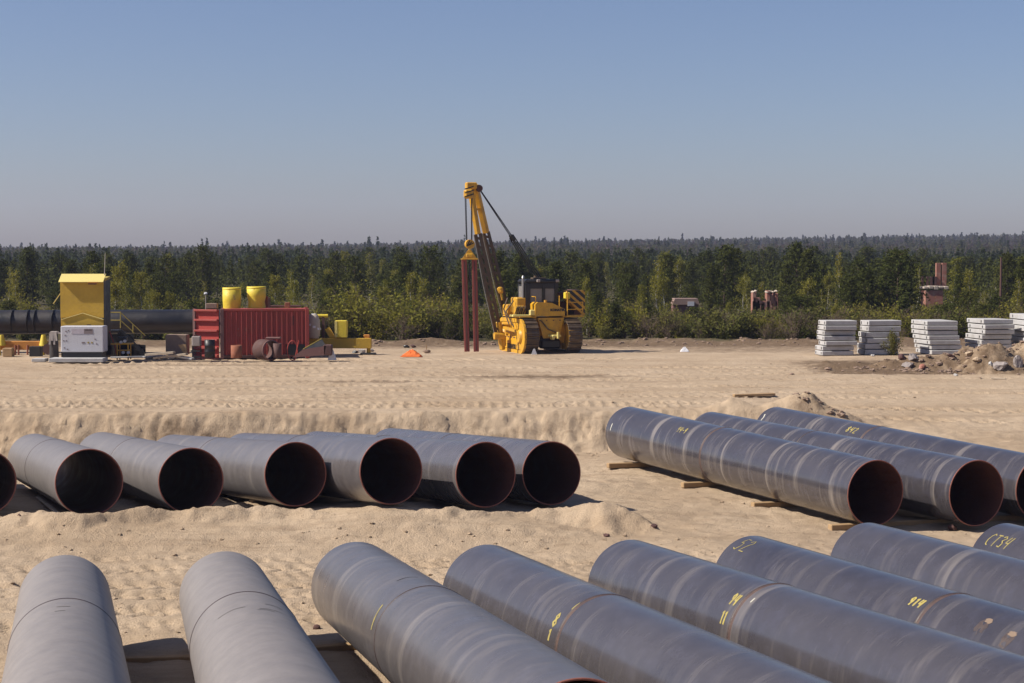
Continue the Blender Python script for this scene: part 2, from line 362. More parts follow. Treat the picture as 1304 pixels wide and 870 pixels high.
def ground_z(x, y, detail=True):
    x = np.asarray(x, float); y = np.asarray(y, float)
    A = idw(x, y, PA); B = idw(x, y, PB)
    # spoil ridge in front of the left row: crest close to the pipe mouths
    yb = np.interp(x, [-11.3, -8.9, -7.1, -4.7, -2.6, -.6, 1.06, 2.2, 3.4], [36.1, 35.8, 36.6, 36.7, 36.0, 36.4, 36.9, 36.5, 35.6]) + .10 * np.sin(x * 2.3 + 1)
    low = A + (B - A) * sst(-y, -35.9, -34.1)
    crest = np.interp(x, [-14, -9, -5, 0, 1.6, 2.1, 3.4], [-1.02, -1.03, -.98, -1.0, -.88, -.88, -1.5])
    d = yb - y
    ridge = crest - np.where(d > 0, d * .50 + .10 * sst(d, 0, .6), -d * .32) + .11 * fbm(x, y, 1.1, 5, 4)
    if detail: ridge = ridge + .07 * 1.5 * fbm(x, y, .40, 9, 5, .66) - .34 * np.clip(vn(x, y, .42, 10) - .20, 0, 1) - .30 * np.clip(vn(x, y, .23, 12) - .26, 0, 1) + .22 * np.clip(vn(x, y, .27, 14) - .30, 0, 1)
    low = np.where(x < 3.6, np.maximum(low, np.where((d > -2.2) & (d < 1.9), ridge, -9)), low)
    # working platform behind
    top = np.interp(y, [50, 54, 70, 76, 120], [-.46, -.42, -.06, 0, 0])
    w_ = sst(x, 7.6, 12)
    yc = bank_y(x) + .13 * fbm(x, y * .3, 2.6, 21, 5, .6)
    k = np.clip((y + .15 * fbm(x, y * 2.2, .36, 87, 5, .72) - (yc - .95)) / .95, 0, 1); k = k ** .9
    bank = low + (top - low) * k
    ramp_ = low + (top - low) * sst(y, 42, 59)
    z = bank * (1 - w_) + ramp_ * w_
    # ridge pushed up along the edge, mound at its end
    edge = np.exp(-((y - yc - .35) / .5) ** 2) * (1 - w_)
    z = z + edge * (.04 + .10 * sst(x, 3, 7) + .06 * fbm(x, y, .7, 33, 4, .65))
    for mx, my, r, h in ((8.95, 52.9, .80, .74), (8.2, 53.1, .8, .28), (9.8, 52.6, 1.0, .42), (6.8, 53.3, .8, .25)):
        q = np.hypot((x - mx) / r, (y - my) / r); z = z + h * np.clip(1 - q, 0, 1) ** 1.15 * (1 + .5 * fbm(x, y, .4, 41, 3))
    # brown spoil heaps on the right
    for mx, my, rx, ry, h in ((19.5, 68.3, 2.1, 1.8, 1.0), (17.4, 69.3, 1.9, 1.4, .55), (15.4, 69.5, 1.2, 1.1, .26), (21.3, 68, 1.6, 1.6, .60), (18.4, 67.6, 1.1, .8, .26), (13.6, 71, 1.6, 1, .14)):
        q = np.hypot((x - mx) / rx, (y - my) / ry); z = z + h * np.clip(1 - q * q, 0, 1) ** 1.2 * (1 + .55 * fbm(x, y, .9, 51, 5, .6)) + .16 * np.clip(1 - q, 0, 1) * fbm(x, y, .35, 53, 3)
    z = z + np.exp(-((y - 88 - .8 * np.sin(x * .2)) / 1.5) ** 2) * (.16 + .3 * fbm(x, y, 1.5, 61, 4)) * sst(y, 84, 87)
    # far country
    z = z + sst(y, 280, 1150) * (8.6 + .0165 * np.clip(x, -200, 700)) + np.where(y > 200, 1.2 * fbm(x, y, 160, 71, 3), 0)
    if not detail: return z
    near = sst(-y, -95, -60)
    up = sst(y, 53, 55)
    z = z + near * (.050 * fbm(x, y, 2.5, 3, 4) + (1 - up) * (.050 - .032 * sst(y, 26.5, 28) * sst(-y, -34, -33)) * fbm(x, y, .5, 13, 5, .62) + up * (.030 * fbm(x * .10, y, .8, 15, 4, .6) + .014 * fbm(x, y, .5, 13, 4, .6)))
    face = np.exp(-((y - yc + .6) / .6) ** 2) * (1 - w_)
    z = z + face * (.05 * fbm(x, y * .3, .5, 81, 3) + .12 * fbm(x, y, .24, 83, 4, .7))
    # tyre prints in the lane between the rows, crawler prints behind the bank
    def tread(yl, wd, pitch, dep, x0, x1, slope=0.0, wob=.15):
        yy = y - yl - slope * x - wob * np.sin(x * .31 + yl)
        b = np.clip(1 - (np.abs(yy) / wd) ** 4, 0, 1) * sst(x, x0, x0 + 1) * sst(-x, -x1, -x1 + 1)
        lug = np.sin((x + np.abs(yy) * .8) * 2 * math.pi / pitch + 2 * (yy > 0))
        pat = .25 + .9 * np.clip(lug * 1.8 + .1, 0, 1)
        return -2.0 * dep * b * (pat * (.35 + 1.1 * np.clip(vn(x, y, .7, 91) + .5, 0, 1)))
    for a in ((32.9, .30, .40, .045, -16, 3), (31.4, .32, .42, .05, -16, 5), (30.6, .28, .36, .05, -16, 9, .02), (29.3, .32, .42, .05, -16, 6), (28.4, .25, .4, .045, -16, 9, -.01), (33.4, .25, .4, .03, -9, 9, -.05),
              (55.2, .26, .36, .09, -24, 5, 0, .05), (56.2, .28, .36, .06, -24, 8, .0, .06), (57.6, .3, .35, .05, -24, 14, .03), (60, .3, .35, .05, -20, 18, -.06), (62, .3, .35, .05, -20, 18, -.055), (64, .3, .4, .04, -24, 20, .05), (66.2, .35, .4, .05, -24, 20, .04), (69.5, .4, .4, .06, -20, 22, .01),
              (47, .35, .5, .05, 9, 24, -.25), (49.5, .35, .5, .05, 9, 24, -.25), (55, .35, .5, .05, 8, 26, -.12), (57, .35, .5, .05, 8, 26, -.12), (44, .3, .5, .04, 10, 24, -.1), (74.5, .6, .6, .05, -22, 6, .02)):
        z = z + tread(*a)
    def prints(y0, rows, dy, pitch, dep, x0, x1, slope=0.0):
        t = 0
        for j in range(rows):
            yy = y - y0 - j * dy - slope * x - .10 * np.sin(x * .31 + y0); sh = np.clip(np.sin(x * 6.2832 / pitch + 1.7 * j + .6 * np.sin(x * .7)) * 1.5 - .2, 0, 1)
            t = t - dep * np.exp(-(yy / .085) ** 2) * sh * np.clip(.75 + .9 * vn(x, y, 1.3, 95 + j), .1, 1.3) * sst(x, x0, x0 + 1) * sst(-x, -x1, -x1 + 1)
        return t
    for a in ((31.9, 4, .21, .31, .075, -16, 9), (30.4, 3, .24, .36, .09, -16, 7, .01), (29.2, 3, .2, .28, .07, -16, 9), (33.3, 3, .2, .27, .05, -10, 9, -.02), (28.2, 3, .22, .3, .07, -16, 3),
              (54.7, 1, .5, .40, -.13, -26, 6), (55.6, 1, .3, .40, -.12, -26, 8), (58.3, 2, .3, .4, -.06, -26, 12, .02), (63.5, 2, .35, .4, -.07, -24, 3, -.03), (67.5, 2, .4, .45, -.06, -24, 20, .02), (71.6, 2, .4, .45, -.10, -22, 0, .01), (41, 2, .25, .3, .05, 9, 24, -.1), (33.2, 2, .25, .3, .05, 3, 9, .1), (38, 3, .25, .3, .05, 2, 4, -.2)):
        z = z + prints(*a)
    pit = vn(x, y, .22, 101); z = z - near * .05 * np.clip(pit - .30, 0, 1) * 2
    cl = vn(x, y, .16, 111); z = z + near * .08 * np.clip(cl - .33, 0, 1) * (1 + 2 * face)
    return z
def gz(x, y): return float(ground_z(np.array([x]), np.array([y]), False)[0])
def hit(px, py, lo=24.0, hi=130.0):
    d = ray(px, py); Y_ = np.arange(lo, hi, .02); zr = CAMH + d.z / d.y * Y_; zg = ground_z(d.x / d.y * Y_, Y_, False)
    k = int(np.argmax(zr <= zg)); return Vector((d.x / d.y * Y_[k], Y_[k], zg[k]))
def axis(lo, a, b, hi, step, mid, grow):
    c = list(np.arange(a, b + 1e-6, step)); s = mid; p = b
    while p < hi: p += s; c.append(p); s *= grow
    s = mid; p = a; left = []
    while p > lo: p -= s; left.append(p); s *= grow
    return np.array(left[::-1] + c)
xs = axis(-2600, -17, 23, 2600, .078, .13, 1.075)
ys = np.concatenate([np.arange(-40, 12, 4.0), np.arange(12, 25, .14), np.arange(25, 37, .07), np.arange(37, 58, .10), np.arange(58, 76, .15), np.arange(76, 92, .24)]); s_ = .3; p_ = 92
far = []
while p_ < 5000: far.append(p_); p_ += s_; s_ *= 1.09
ys = np.concatenate([ys, far])
X, Y = np.meshgrid(xs, ys); Z = ground_z(X.ravel(), Y.ravel())
nx, ny = len(xs), len(ys)
me = bpy.data.meshes.new('ground'); me.vertices.add(nx * ny)
me.vertices.foreach_set('co', np.stack([X.ravel(), Y.ravel(), Z], 1).ravel().astype(np.float32))
i = (np.arange(ny - 1)[:, None] * nx + np.arange(nx - 1)[None]).ravel()
q = np.stack([i, i + 1, i + 1 + nx, i + nx], 1).ravel().astype(np.int32)
nf = len(i); me.loops.add(nf * 4); me.polygons.add(nf)
me.loops.foreach_set('vertex_index', q); me.polygons.foreach_set('loop_start', np.arange(nf, dtype=np.int32) * 4)
me.polygons.foreach_set('use_smooth', np.ones(nf, bool)); me.update(calc_edges=True)
xf, yf = X.ravel(), Y.ravel()
damp_shade = .80 * np.exp(-((yf - 87) / 4.6) ** 2) + (.80 - .34 * np.exp(-(((xf - 19.3) / 2.0) ** 2 + ((yf - 68.6) / 1.6) ** 2))) * sst(xf + .6 * fbm(xf, yf, 1.5, 5, 3), 10.5, 13.5) * sst(yf + .8 * fbm(xf, yf, 1.2, 6, 3), 65.6, 67) * sst(-yf, -76, -72) + .35 * sst(xf, 4, 9) * np.exp(-((yf - 80.5) / 2.5) ** 2)
damp_shade += .72 * np.exp(-(((xf - 1.0) / 4) ** 2 + ((yf - 65.5) / 1.2) ** 2)) + .60 * np.exp(-(((xf + 5.5) / 3.5) ** 2 + ((yf - 63.5) / .7) ** 2)) + .55 * np.exp(-(((xf + 13) / 9) ** 2 + ((yf - 70.8) / .6) ** 2))
damp_shade += .30 * np.exp(-(((xf + 10.2) / 1.5) ** 2 + ((yf - 51.9) / .6) ** 2)) + .25 * np.exp(-(((xf - .8) / 1.0) ** 2 + ((yf - 35.0) / .5) ** 2)) + .18 * np.exp(-(((xf + 1.5) / .8) ** 2 + ((yf - 34.7) / .4) ** 2)) + .42 * np.exp(-(((xf - 9.3) / 1.0) ** 2 + ((yf - 52.7) / .9) ** 2))
damp_shade += .30 * np.exp(-((yf - bank_y(xf) + .45) / .45) ** 2) * (1 - sst(xf, 8, 11))  # steep bank face darkened in colour, for its shade as well as moist soil
a_ = me.attributes.new('damp_shade', 'FLOAT', 'POINT'); a_.data.foreach_set('value', damp_shade.astype(np.float32))
vg = np.clip(sst(yf + 1.2 * fbm(xf, yf, 3, 7, 3), 87.5, 90.5), 0, 1)
a_ = me.attributes.new('veg', 'FLOAT', 'POINT'); a_.data.foreach_set('value', vg.astype(np.float32))
me.materials.append(M['sand']); tag(link('ground', me), kind='structure')

# ---------------------------------------------------------------- pipes
LEN = 11.6
def ring_mesh(name, prof, n, mat):
    mb = MB(); mb.lathe(prof, n); o = mb.build(name, mat); me_ = o.data; bpy.data.objects.remove(o); return me_
shell = MB(); NS = 112
shell.lathe([(RAD, .012), (RAD, LEN / 3), (RAD, 2 * LEN / 3), (RAD, LEN - .012)], NS, 0)
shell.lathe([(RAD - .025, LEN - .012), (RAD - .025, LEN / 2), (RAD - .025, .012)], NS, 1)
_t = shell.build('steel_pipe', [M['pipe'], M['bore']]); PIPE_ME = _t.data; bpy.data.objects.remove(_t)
RIM_ME = ring_mesh('rim', [(RAD, .012), (RAD - .004, .004), (RAD - .009, 0), (RAD - .020, 0), (RAD - .025, .004), (RAD - .025, .012)], NS, M['rim'])
WELD_ME = ring_mesh('weld_seam', [(RAD + .0005, -.020), (RAD + .0045, -.012), (RAD + .008, 0), (RAD + .0045, .012), (RAD + .0005, .020)], NS, M['weld_dark'])
BAND_ME = ring_mesh('weld_band', [(RAD + .0003, -.012), (RAD + .0010, -.010), (RAD + .0010, .055), (RAD + .0003, .075)], NS, M['weld'])
GLY = {  # chalk strokes on a 1 x 1 field, x along the pipe, y up round it
 'C': [[(.9, .85), (.55, 1), (.2, .75), (.08, .4), (.2, .08), (.55, 0)]], 'T': [[(.05, .95), (.95, .95)], [(.55, .95), (.35, 0)]],
 '3': [[(.1, .85), (.5, 1), (.85, .8), (.4, .55), (.8, .35), (.6, .05), (.1, .1)]], '4': [[(.35, 1), (.1, .45), (.8, .45)], [(.9, 1), (.6, 0)]],
 '9': [[(.75, .6), (.4, .5), (.15, .75), (.45, 1), (.8, .85), (.75, .5), (.5, 0)]], '1': [[(.3, .75), (.6, 1), (.45, 0)]], '8': [[(.5, .52), (.2, .75), (.5, 1), (.8, .75), (.5, .52), (.15, .25), (.5, 0), (.85, .25), (.5, .52)]],
 '5': [[(.85, 1), (.3, 1), (.2, .6), (.7, .6), (.85, .3), (.5, 0), (.1, .1)]], '2': [[(.1, .8), (.5, 1), (.85, .75), (.1, 0), (.9, 0)]], '7': [[(.1, 1), (.9, 1), (.4, 0)]], '-': [[(.1, .5), (.9, .5)]], 'I': [[(.5, 1), (.5, 0)]],
}
def stroke(pts, wd, R=RAD + .003):
    """ribbon on the pipe wall through (along, angle from the crown in metres of arc; left side negative)"""
    mb = MB(); P = []
    dn = []
    for (a, b), (c, d) in zip(pts[:-1], pts[1:]):
        n = max(2, int(math.hypot(c - a, d - b) / .05) + 1)
        dn += [(a + (c - a) * k / n, b + (d - b) * k / n) for k in range(n)]
    dn.append(pts[-1])
    for k, (s0, t0) in enumerate(dn):
        s1, t1 = dn[min(k + 1, len(dn) - 1)]; s_1, t_1 = dn[max(k - 1, 0)]
        dx, dy = s1 - s_1, t1 - t_1; l = math.hypot(dx, dy) or 1; ww = wd * (.4 + .25 * random.random())
        for sg in (-1, 1):
            s, t = s0 - dy / l * ww * sg, t0 + dx / l * ww * sg
            P.append((R * math.sin(t / R), R * math.cos(t / R), s))
    return mb, P, [(2 * k, 2 * k + 2, 2 * k + 3, 2 * k + 1) for k in range(len(dn) - 1)]
def write(parent, text, s, t, w_, h_, wd=.035, mat='chalk', slant=0.0, name='chalk_mark'):
    mb = MB()
    for k, ch in enumerate(text):
        for st in GLY[ch]:
            _, P, F = stroke([(s + (k + x * .8) * w_ + slant * y * h_, t + y * h_) for x, y in st], wd)
            mb.add(P, F)
    return mb.build(name, M[mat], parent)
def line_mark(parent, pts, wd, mat, name):
    _, P, F = stroke(pts, wd); return MB().add(P, F).build(name, M[mat], parent)
def pipe(key, label, group, weld, dust, band, rust=False):
    a, b = Vector(PIPES[key][0]), Vector(PIPES[key][1]); z = (b - a).normalized()
    y = (Vector((0, 0, 1)) - z * z.z).normalized(); x = y.cross(z)
    o = link('steel_pipe', PIPE_ME); o.matrix_world = Matrix.Translation(a) @ Matrix((x, y, z)).transposed().to_4x4() @ Matrix.Diagonal((1, 1, (b - a).length / LEN, 1))
    tag(o, label, 'pipe', group); o['dust'] = float(dust); o['band'] = float(band)
    r = link('rim', RIM_ME, o); r = link('rim', RIM_ME, o); r.location = (0, 0, LEN); r.rotation_euler = (math.pi, 0, 0)
    if weld:
        for wz in ([weld] if not isinstance(weld, tuple) else weld):
            r = link('weld_seam', WELD_ME, o); r.location = (0, 0, wz)
        if rust: r = link('weld_band', BAND_ME, o); r.location = (0, 0, wz)
    return o
LG, RG, FG = 'grey pipes lying on the sand ridge with open mouths to the camera', 'dark pipes lying side by side on timber bearers', 'dark pipes laid out across the front'
pipe('L0', 'grey pipe on the sand ridge, its open mouth cut by the left picture edge', LG, 5.3, .65, .3)
pipe('L1', 'grey pipe on the sand ridge, the leftmost with its whole open mouth in view', LG, 5.0, .75, .3)
pipe('L2', 'grey pipe on the sand ridge, second whole open mouth from the left', LG, 5.3, .70, .4)
pipe('L3', 'grey pipe on the sand ridge, pale ring near its mouth, third whole mouth from left', LG, 5.3, .55, .5)
pipe('L4', 'grey pipe on the sand ridge, fourth whole open mouth from the left', LG, 5.5, .40, .5)
pipe('L5', 'grey pipe on the sand ridge, second open mouth from the right of its row', LG, 5.4, .34, .6)
pipe('L6', 'rightmost pipe of the row on the sand ridge', LG, 5.4, .32, .5)
o = pipe('R1', 'dark glossy pipe with pale rings, front of the three on timbers', RG, 5.2, .10, 1.0, True)
write(o, '94-9', 3.7, -.62, .12, .17, .025)
line_mark(o, [(.28, -1.0), (.30, -.8)], .03, 'chalk_pale', 'chalk_tick')
o = pipe('R2', 'dark glossy pipe with pale rings in the middle of the three on timbers', RG, 5.3, .10, .95)
o = pipe('R3', 'dark glossy pipe at the back of the three on timbers, below the sand mound', RG, 5.2, .10, .85, True)
write(o, '842', 4.35, -.55, .17, .2, .03)
line_mark(o, [(.2, -.8), (.26, -.62), (.2, -.5)], .03, 'chalk_pale', 'chalk_tick')
f1 = pipe('F1', 'dusty grey pipe at the lower left, first of the front row', FG, 4.4, 1.0, .0)
f2 = pipe('F2', 'dusty grey pipe second from the left in the front row, pointing up the picture', FG, 4.4, 1.0, .0)
for s0, t0, l_ in ((5.0, -.10, .16), (5.3, -.12, .12)): line_mark(f1, [(s0, t0), (s0 + .03, t0 + l_)], .025, 'grey_mark', 'scratch')
for s0, t0, l_ in ((5.55, -.45, .35), (5.35, .15, .22), (5.75, .05, .28), (5.85, .02, .2)): line_mark(f2, [(s0, t0), (s0 - .03, t0 + l_ * .6), (s0, t0 + l_)], .022, 'grey_mark', 'scratch')
o = pipe('F3', 'grey front pipe with a short black scratch near its weld, third from left', FG, 5.2, .40, .6)
line_mark(o, [(4.93, -.98), (4.95, -.62)], .045, 'chalk', 'chalk_line')
line_mark(o, [(4.35, -.24), (4.30, -.10), (4.34, .06)], .02, 'black_mark', 'scratch')
o = pipe('F4', 'grey front pipe with a yellow 8 by its weld, fourth from left', FG, 4.35, .22, .35, True)
write(o, '8', 4.08, -.80, .15, .18, .035); write(o, '1', 4.06, -1.00, .15, .15, .035)
line_mark(o, [(4.33, -.50), (4.34, -.36)], .03, 'chalk', 'chalk_tick')
o = pipe('F5', 'dark pipe in the front row with yellow 94 chalked left of its rusty weld', FG, 4.35, .15, .5, True)
write(o, '94', 4.10, -.64, .095, .18, .030); write(o, '11', 4.10, -.92, .07, .18, .030)
line_mark(o, [(4.55, -.52), (4.56, -.44)], .025, 'chalk_pale', 'chalk_tick')
o = o6 = pipe('F6', 'dark front pipe with 52 chalked near its far end', FG, 5.35, .10, .35, True)
write(o, '52', .16, -.48, .20, .30, .013, slant=.1); write(o, '914', 4.96, -.52, .10, .15, .034)
o = pipe('F7', 'plain bluish grey pipe in the front row beside the pipe chalked CT34', FG, 6.5, .13, .45)
o = pipe('F8', 'dark pipe at the right edge of the picture with CT34 chalked on its end', FG, 6.0, .10, .2)
write(o, 'CT34', .24, -.66, .15, .25, .017, slant=.12)
# brown worn patches on the sixth pipe
def patch(parent, s0, t0, rs, rt, mat, name, seed, R=RAD + .0015):
    r = np.random.default_rng(seed); n = 16; P = [(R * math.sin(t0 / R), R * math.cos(t0 / R), s0)]
    for k in range(n):
        a = 6.2832 * k / n; q = .7 + .5 * r.random(); t_, s_ = t0 + rt * q * math.sin(a), s0 + rs * q * math.cos(a); P.append((R * math.sin(t_ / R), R * math.cos(t_ / R), s_))
    return MB().add(P, [(0, 1 + k, 1 + (k + 1) % n) for k in range(n)]).build(name, M[mat], parent)
for k, (s0, t0) in enumerate(((6.55, -.42), (7.1, -.50), (7.75, -.55))):
    patch(o6, s0, t0 - .08, .10, .13, 'weld_dark', 'rust_patch', k); patch(o6, s0 + .02, t0 + .02, .07, .045, 'pale_scar', 'worn_spot', 9 + k, RAD + .003)

# timbers the pipes lie on
def timber(p0, p1, wd, h_, label, group=None, mat='timber', name='timber_bearer', cat='timber'):
    mb = MB(); mb.beam(p0, p1, wd, h_, bev=.012); return tag(mb.build(name, M[mat]), label, cat, group)
TB = ['rough timber bearer at the far left end of the three glossy pipes', 'timber bearer under the three glossy pipes, second from their far end', 'timber bearer under the three glossy pipes, third from their far end', 'timber bearer sticking out below the mouth of the front glossy pipe']
a1, b1 = Vector(PIPES['R1'][0]), Vector(PIPES['R1'][1]); a3, b3 = Vector(PIPES['R3'][0]), Vector(PIPES['R3'][1])
for k, t in enumerate((.06, .39, .68, .955)):
    p = a1.lerp(b1, t); dr = (b1 - a1).normalized(); perp = Vector((-dr.y, dr.x, 0)).normalized()
    if perp.x < 0: perp = -perp
    q0 = p - perp * (.98 if k == 0 else .80); t3 = (p - a3).dot((b3 - a3).normalized()) / LEN
    q1 = a3.lerp(b3, t3) + perp * .6
    q0.z = p.z - RAD - .065; q1.z = a3.lerp(b3, t3).z - RAD - .065
    timber(q0, q1, .16, .13, TB[k], 'timber bearers under the glossy pipes')
def between(ka, kb, t, label, e0=.25, e1=.25):
    p = Vector(PIPES[ka][0]).lerp(Vector(PIPES[ka][1]), t); q = Vector(PIPES[kb][0]).lerp(Vector(PIPES[kb][1]), t)
    d = (q - p).normalized(); p = p - d * e0; q = q + d * e1
    p.z -= RAD + .055; q.z -= RAD + .055
    timber(p, q, .15, .11, label, 'timber bearers under the front row of pipes')
between('F1', 'F2', .10, 'timber bearer between the two dusty pipes at the lower left', .5, .3)
between('F2', 'F3', .09, 'timber bearer between the second dusty pipe and the scratched pipe', .2, .4)
between('F4', 'F5', .12, 'timber bearer under the far ends of the fourth and fifth front pipes', .3, .3)
between('F6', 'F7', .12, 'timber bearer under the far ends of the pipes chalked 52 and next to it', .3, .3)
p = gnd(48, 633, -1.5); q = gnd(73, 651, -1.15)
timber((p.x, p.y, gz(p.x, p.y) + .12), (q.x, q.y, gz(q.x, q.y) + .10), .09, .05, 'thin pale lath in the shadow left of the first whole mouth', name='lath', mat='board', cat='lath')
for px, py, L_, lab in ((316, 636, .5, 'short timber offcut on the sand ridge beside the third mouth'), (330, 640, .45, 'small timber block lying against the third mouth on the sand ridge')):
    p = hit(px, py); zz_ = gz(p.x, p.y) + .06; timber((p.x - L_ / 2, p.y, zz_), (p.x + L_ / 2, p.y + .15, zz_ - .02), .14, .07, lab, name='timber_offcut', mat='board')
pl = at(935, 503, 52.2); zz_ = gz(7.3, 52.2)
pq, pr = hit(934, 506), hit(986, 505)
timber((pq.x, pq.y, pq.z + .06), (pr.x, pr.y, pr.z + .08), .24, .08, 'orange brown plank lying on the bank top beside the sand mound', name='plank', cat='plank')

# ---------------------------------------------------------------- pipelayer crane
CP = gnd(688, 450, 0); CPY = CP.y
crane = thing('pipelayer', (CP.x, CP.y + 1.4, 0), 'yellow crawler pipelayer crane with raised boom and dark cab on the sand', 'pipelayer', R_(17))
K = M
def cpart(name, mb, mat, parent=None): return mb.build(name, mat, parent or crane)
# local: x to viewer's right, y away, z up; scale 28 px per metre
for sx, lab in ((-1, None), (1, None)):
    cx = -1.02 * 1 if sx < 0 else 1.05
    wd = .66; Lh, rr = 1.35, .74
    fr = MB(); fr.box((cx + sx * .05, 0, .74), (wd * .45, 2 * Lh, .70), bev=.06); fr.box((cx + sx * .33, 0, .52), (.10, 2 * Lh - .3, .34), bev=.03)
    for yy in (-Lh, Lh):
        fr.cyl((cx - .20, yy, .78), (cx + .20, yy, .78), .58, n=24); fr.cyl((cx + sx * .2, yy, .78), (cx + sx * .36, yy, .78), .30, n=18)
    for k in range(6): fr.cyl((cx - .2, -1.1 + k * .44, .30), (cx + sx * .30, -1.1 + k * .44, .30), .17, n=14)
    f = cpart('track_frame', fr, K['yellow'])
    # shoes round the oval
    shoe = None; n_sh = 0
    per = 4 * Lh + 2 * math.pi * rr; ns = 40
    sm = MB(); sm.box((0, 0, 0), (wd, per / ns * .94, .035), bev=.008); sm.box((0, 0, .045), (wd, .030, .06)); so_ = sm.build('track_shoe', K['rubber']); sme = so_.data; bpy.data.objects.remove(so_)
    chain = MB()
    for k in range(ns):
        s = per * k / ns
        if s < 2 * Lh: pos = (cx, -Lh + s, .78 + rr); ang = 0
        elif s < 2 * Lh + math.pi * rr:
            a = (s - 2 * Lh) / rr; pos = (cx, Lh + rr * math.sin(a), .78 + rr * math.cos(a)); ang = -a
        elif s < 4 * Lh + math.pi * rr: pos = (cx, Lh - (s - 2 * Lh - math.pi * rr), .78 - rr); ang = math.pi
        else:
            a = (s - 4 * Lh - math.pi * rr) / rr; pos = (cx, -Lh - rr * math.sin(a), .78 - rr * math.cos(a)); ang = math.pi - a
        t = link('track_shoe', sme, f); t.location = pos; t.rotation_euler = (ang, 0, 0)
def oval(rr_, n=16): return [(-1.35 - rr_ * math.sin(a), .78 + rr_ * math.cos(a)) for a in np.linspace(math.pi, 0, n)][::-1] [::-1] + [(1.35 + rr_ * math.sin(a), .78 + rr_ * math.cos(a)) for a in np.linspace(0, math.pi, n)]
mb = MB(); xo = -1.02 - .34; O_, I_ = oval(.80), oval(.62); n = len(O_)          # guard rim round the boom-side track
P = [(xo - .05, a, b) for a, b in O_] + [(xo - .05, a, b) for a, b in I_] + [(xo + .05, a, b) for a, b in O_] + [(xo + .05, a, b) for a, b in I_]
mb.add(P, [(i_, (i_ + 1) % n, n + (i_ + 1) % n, n + i_) for i_ in range(n)] + [(2 * n + i_, 2 * n + (i_ + 1) % n, (i_ + 1) % n, i_) for i_ in range(n)] + [(n + i_, n + (i_ + 1) % n, 3 * n + (i_ + 1) % n, 3 * n + i_) for i_ in range(n)])
cpart('track_guard', mb, K['yellow'])
mb = MB(); mb.prism(oval(.60), xo - .02, xo + .01, ax='x'); sp_ = cpart('side_plate', mb, K['yellow'])
for yy, zz_, r_ in ((-1.35, .78, .34), (1.35, .78, .34)):
    mb = MB(); mb.cyl((xo - .03, yy, zz_), (xo - .12, yy, zz_), r_, r_ * .8, n=20); mb.build('hub', K['yellow'], sp_)
for k in range(5):
    mb = MB(); mb.box((xo - .025, -.9 + k * .45, .62), (.02, .26, .20), bev=.0); mb.build('opening', K['rust_dark'], sp_)
lettering_later = sp_
# hull between the tracks
mb = MB(); mb.prism([(-.75, .45), (.80, .45), (.90, 1.25), (.72, 1.62), (-.70, 1.62), (-.82, 1.25)], -1.15, 1.5); cpart('hull', mb, K['yellow'])
mb = MB(); mb.prism([(-.55, 1.62), (.72, 1.62), (.45, .62), (-.28, .62)], -1.42, -1.15); cpart('rear_plate', mb, K['yellow'])
mb = MB(); mb.box((.05, -1.30, .42), (.95, .5, .42), bev=.08); mb.cyl((-.35, -1.2, .55), (.45, -1.2, .55), .26, n=18); cpart('final_drive', mb, K['black'])
mb = MB(); mb.box((.18, -1.62, .80), (.55, .30, .10), bev=.02); mb.box((.05, -1.72, .74), (.12, .34, .20), bev=.02); mb.cyl((.30, -1.78, .68), (.30, -1.78, .98), .06, n=10); cpart('drawbar', mb, K['yellow_pale'])
mb = MB(); mb.box((-1.02, -.05, 1.66), (.82, 2.7, .06), bev=.01); mb.box((1.05, -.05, 1.66), (.82, 2.7, .06), bev=.01); cpart('fender', mb, K['yellow'])
# tank with maker's lettering
mb = MB()
prof = [(-.70, 1.70), (.72, 1.70), (.72, 2.02), (.10, 2.30), (-.58, 2.34), (-.70, 2.24)]
mb.prism(prof, -1.50, -.55); tank = cpart('fuel_tank', mb, K['yellow'])
def lettering(txt, size, loc, rot, parent, mat, bold=.012):
    c = bpy.data.curves.new('lettering', 'FONT'); c.body = txt; c.size = size; c.extrude = .004; c.offset = bold; c.space_character = 1.12; c.materials.append(mat)
    tmp = link('lettering', c); dg = bpy.context.evaluated_depsgraph_get(); me_ = bpy.data.meshes.new_from_object(tmp.evaluated_get(dg)); bpy.data.objects.remove(tmp)
    o_ = link('lettering', me_, parent); o_.location = loc; o_.rotation_euler = rot; return o_
lettering('KOMATSU', .145, (.02, -1.504, 1.93), (math.pi / 2, 0, 0), tank, K['black'])
lettering('KOMATSU', .26, (xo - .055, .55, .20), (math.pi / 2, 0, -math.pi / 2), lettering_later, K['black'], .016)
mb = MB(); mb.cyl((-.05, -1.0, 2.28), (-.05, -1.0, 2.42), .07, n=12); cpart('filler_cap', mb, K['yellow'], tank)
# cab
cab = MB(); cab.box((-.12, -.02, 3.27), (1.56, 1.34, .20), bev=.07); cab.box((-.12, -.02, 2.0), (1.46, 1.26, .66), bev=.03)
for x_ in (-.81, .57):
    for y_ in (-.62, .58): cab.box((x_, y_, 2.75), (.12, .12, .90))
cab.box((-.02, -.645, 2.7), (.13, .06, .92)); cab.box((-.80, -.64, 2.4), (.26, .12, 1.5), bev=.03); cab.box((.0, -.62, 3.06), (1.40, .07, .24)); cab.box((-.86, .1, 2.4), (.05, 1.0, 1.5))
cabo = cpart('cab', cab, K['black'])
for x0, x1 in ((-.78, -.07), (.03, .55)):
    mb = MB(); mb.box(((x0 + x1) / 2, -.60, 2.66), (x1 - x0 - .04, .02, .62)); cpart('window', mb, K['glass'], cabo)
mb = MB(); mb.box((-.895, -.02, 2.75), (.02, .80, .6)); cpart('window', mb, K['glass'], cabo)
mb = MB(); mb.box((.585, -.02, 2.72), (.02, 1.05, .65)); cpart('window', mb, K['glass'], cabo)
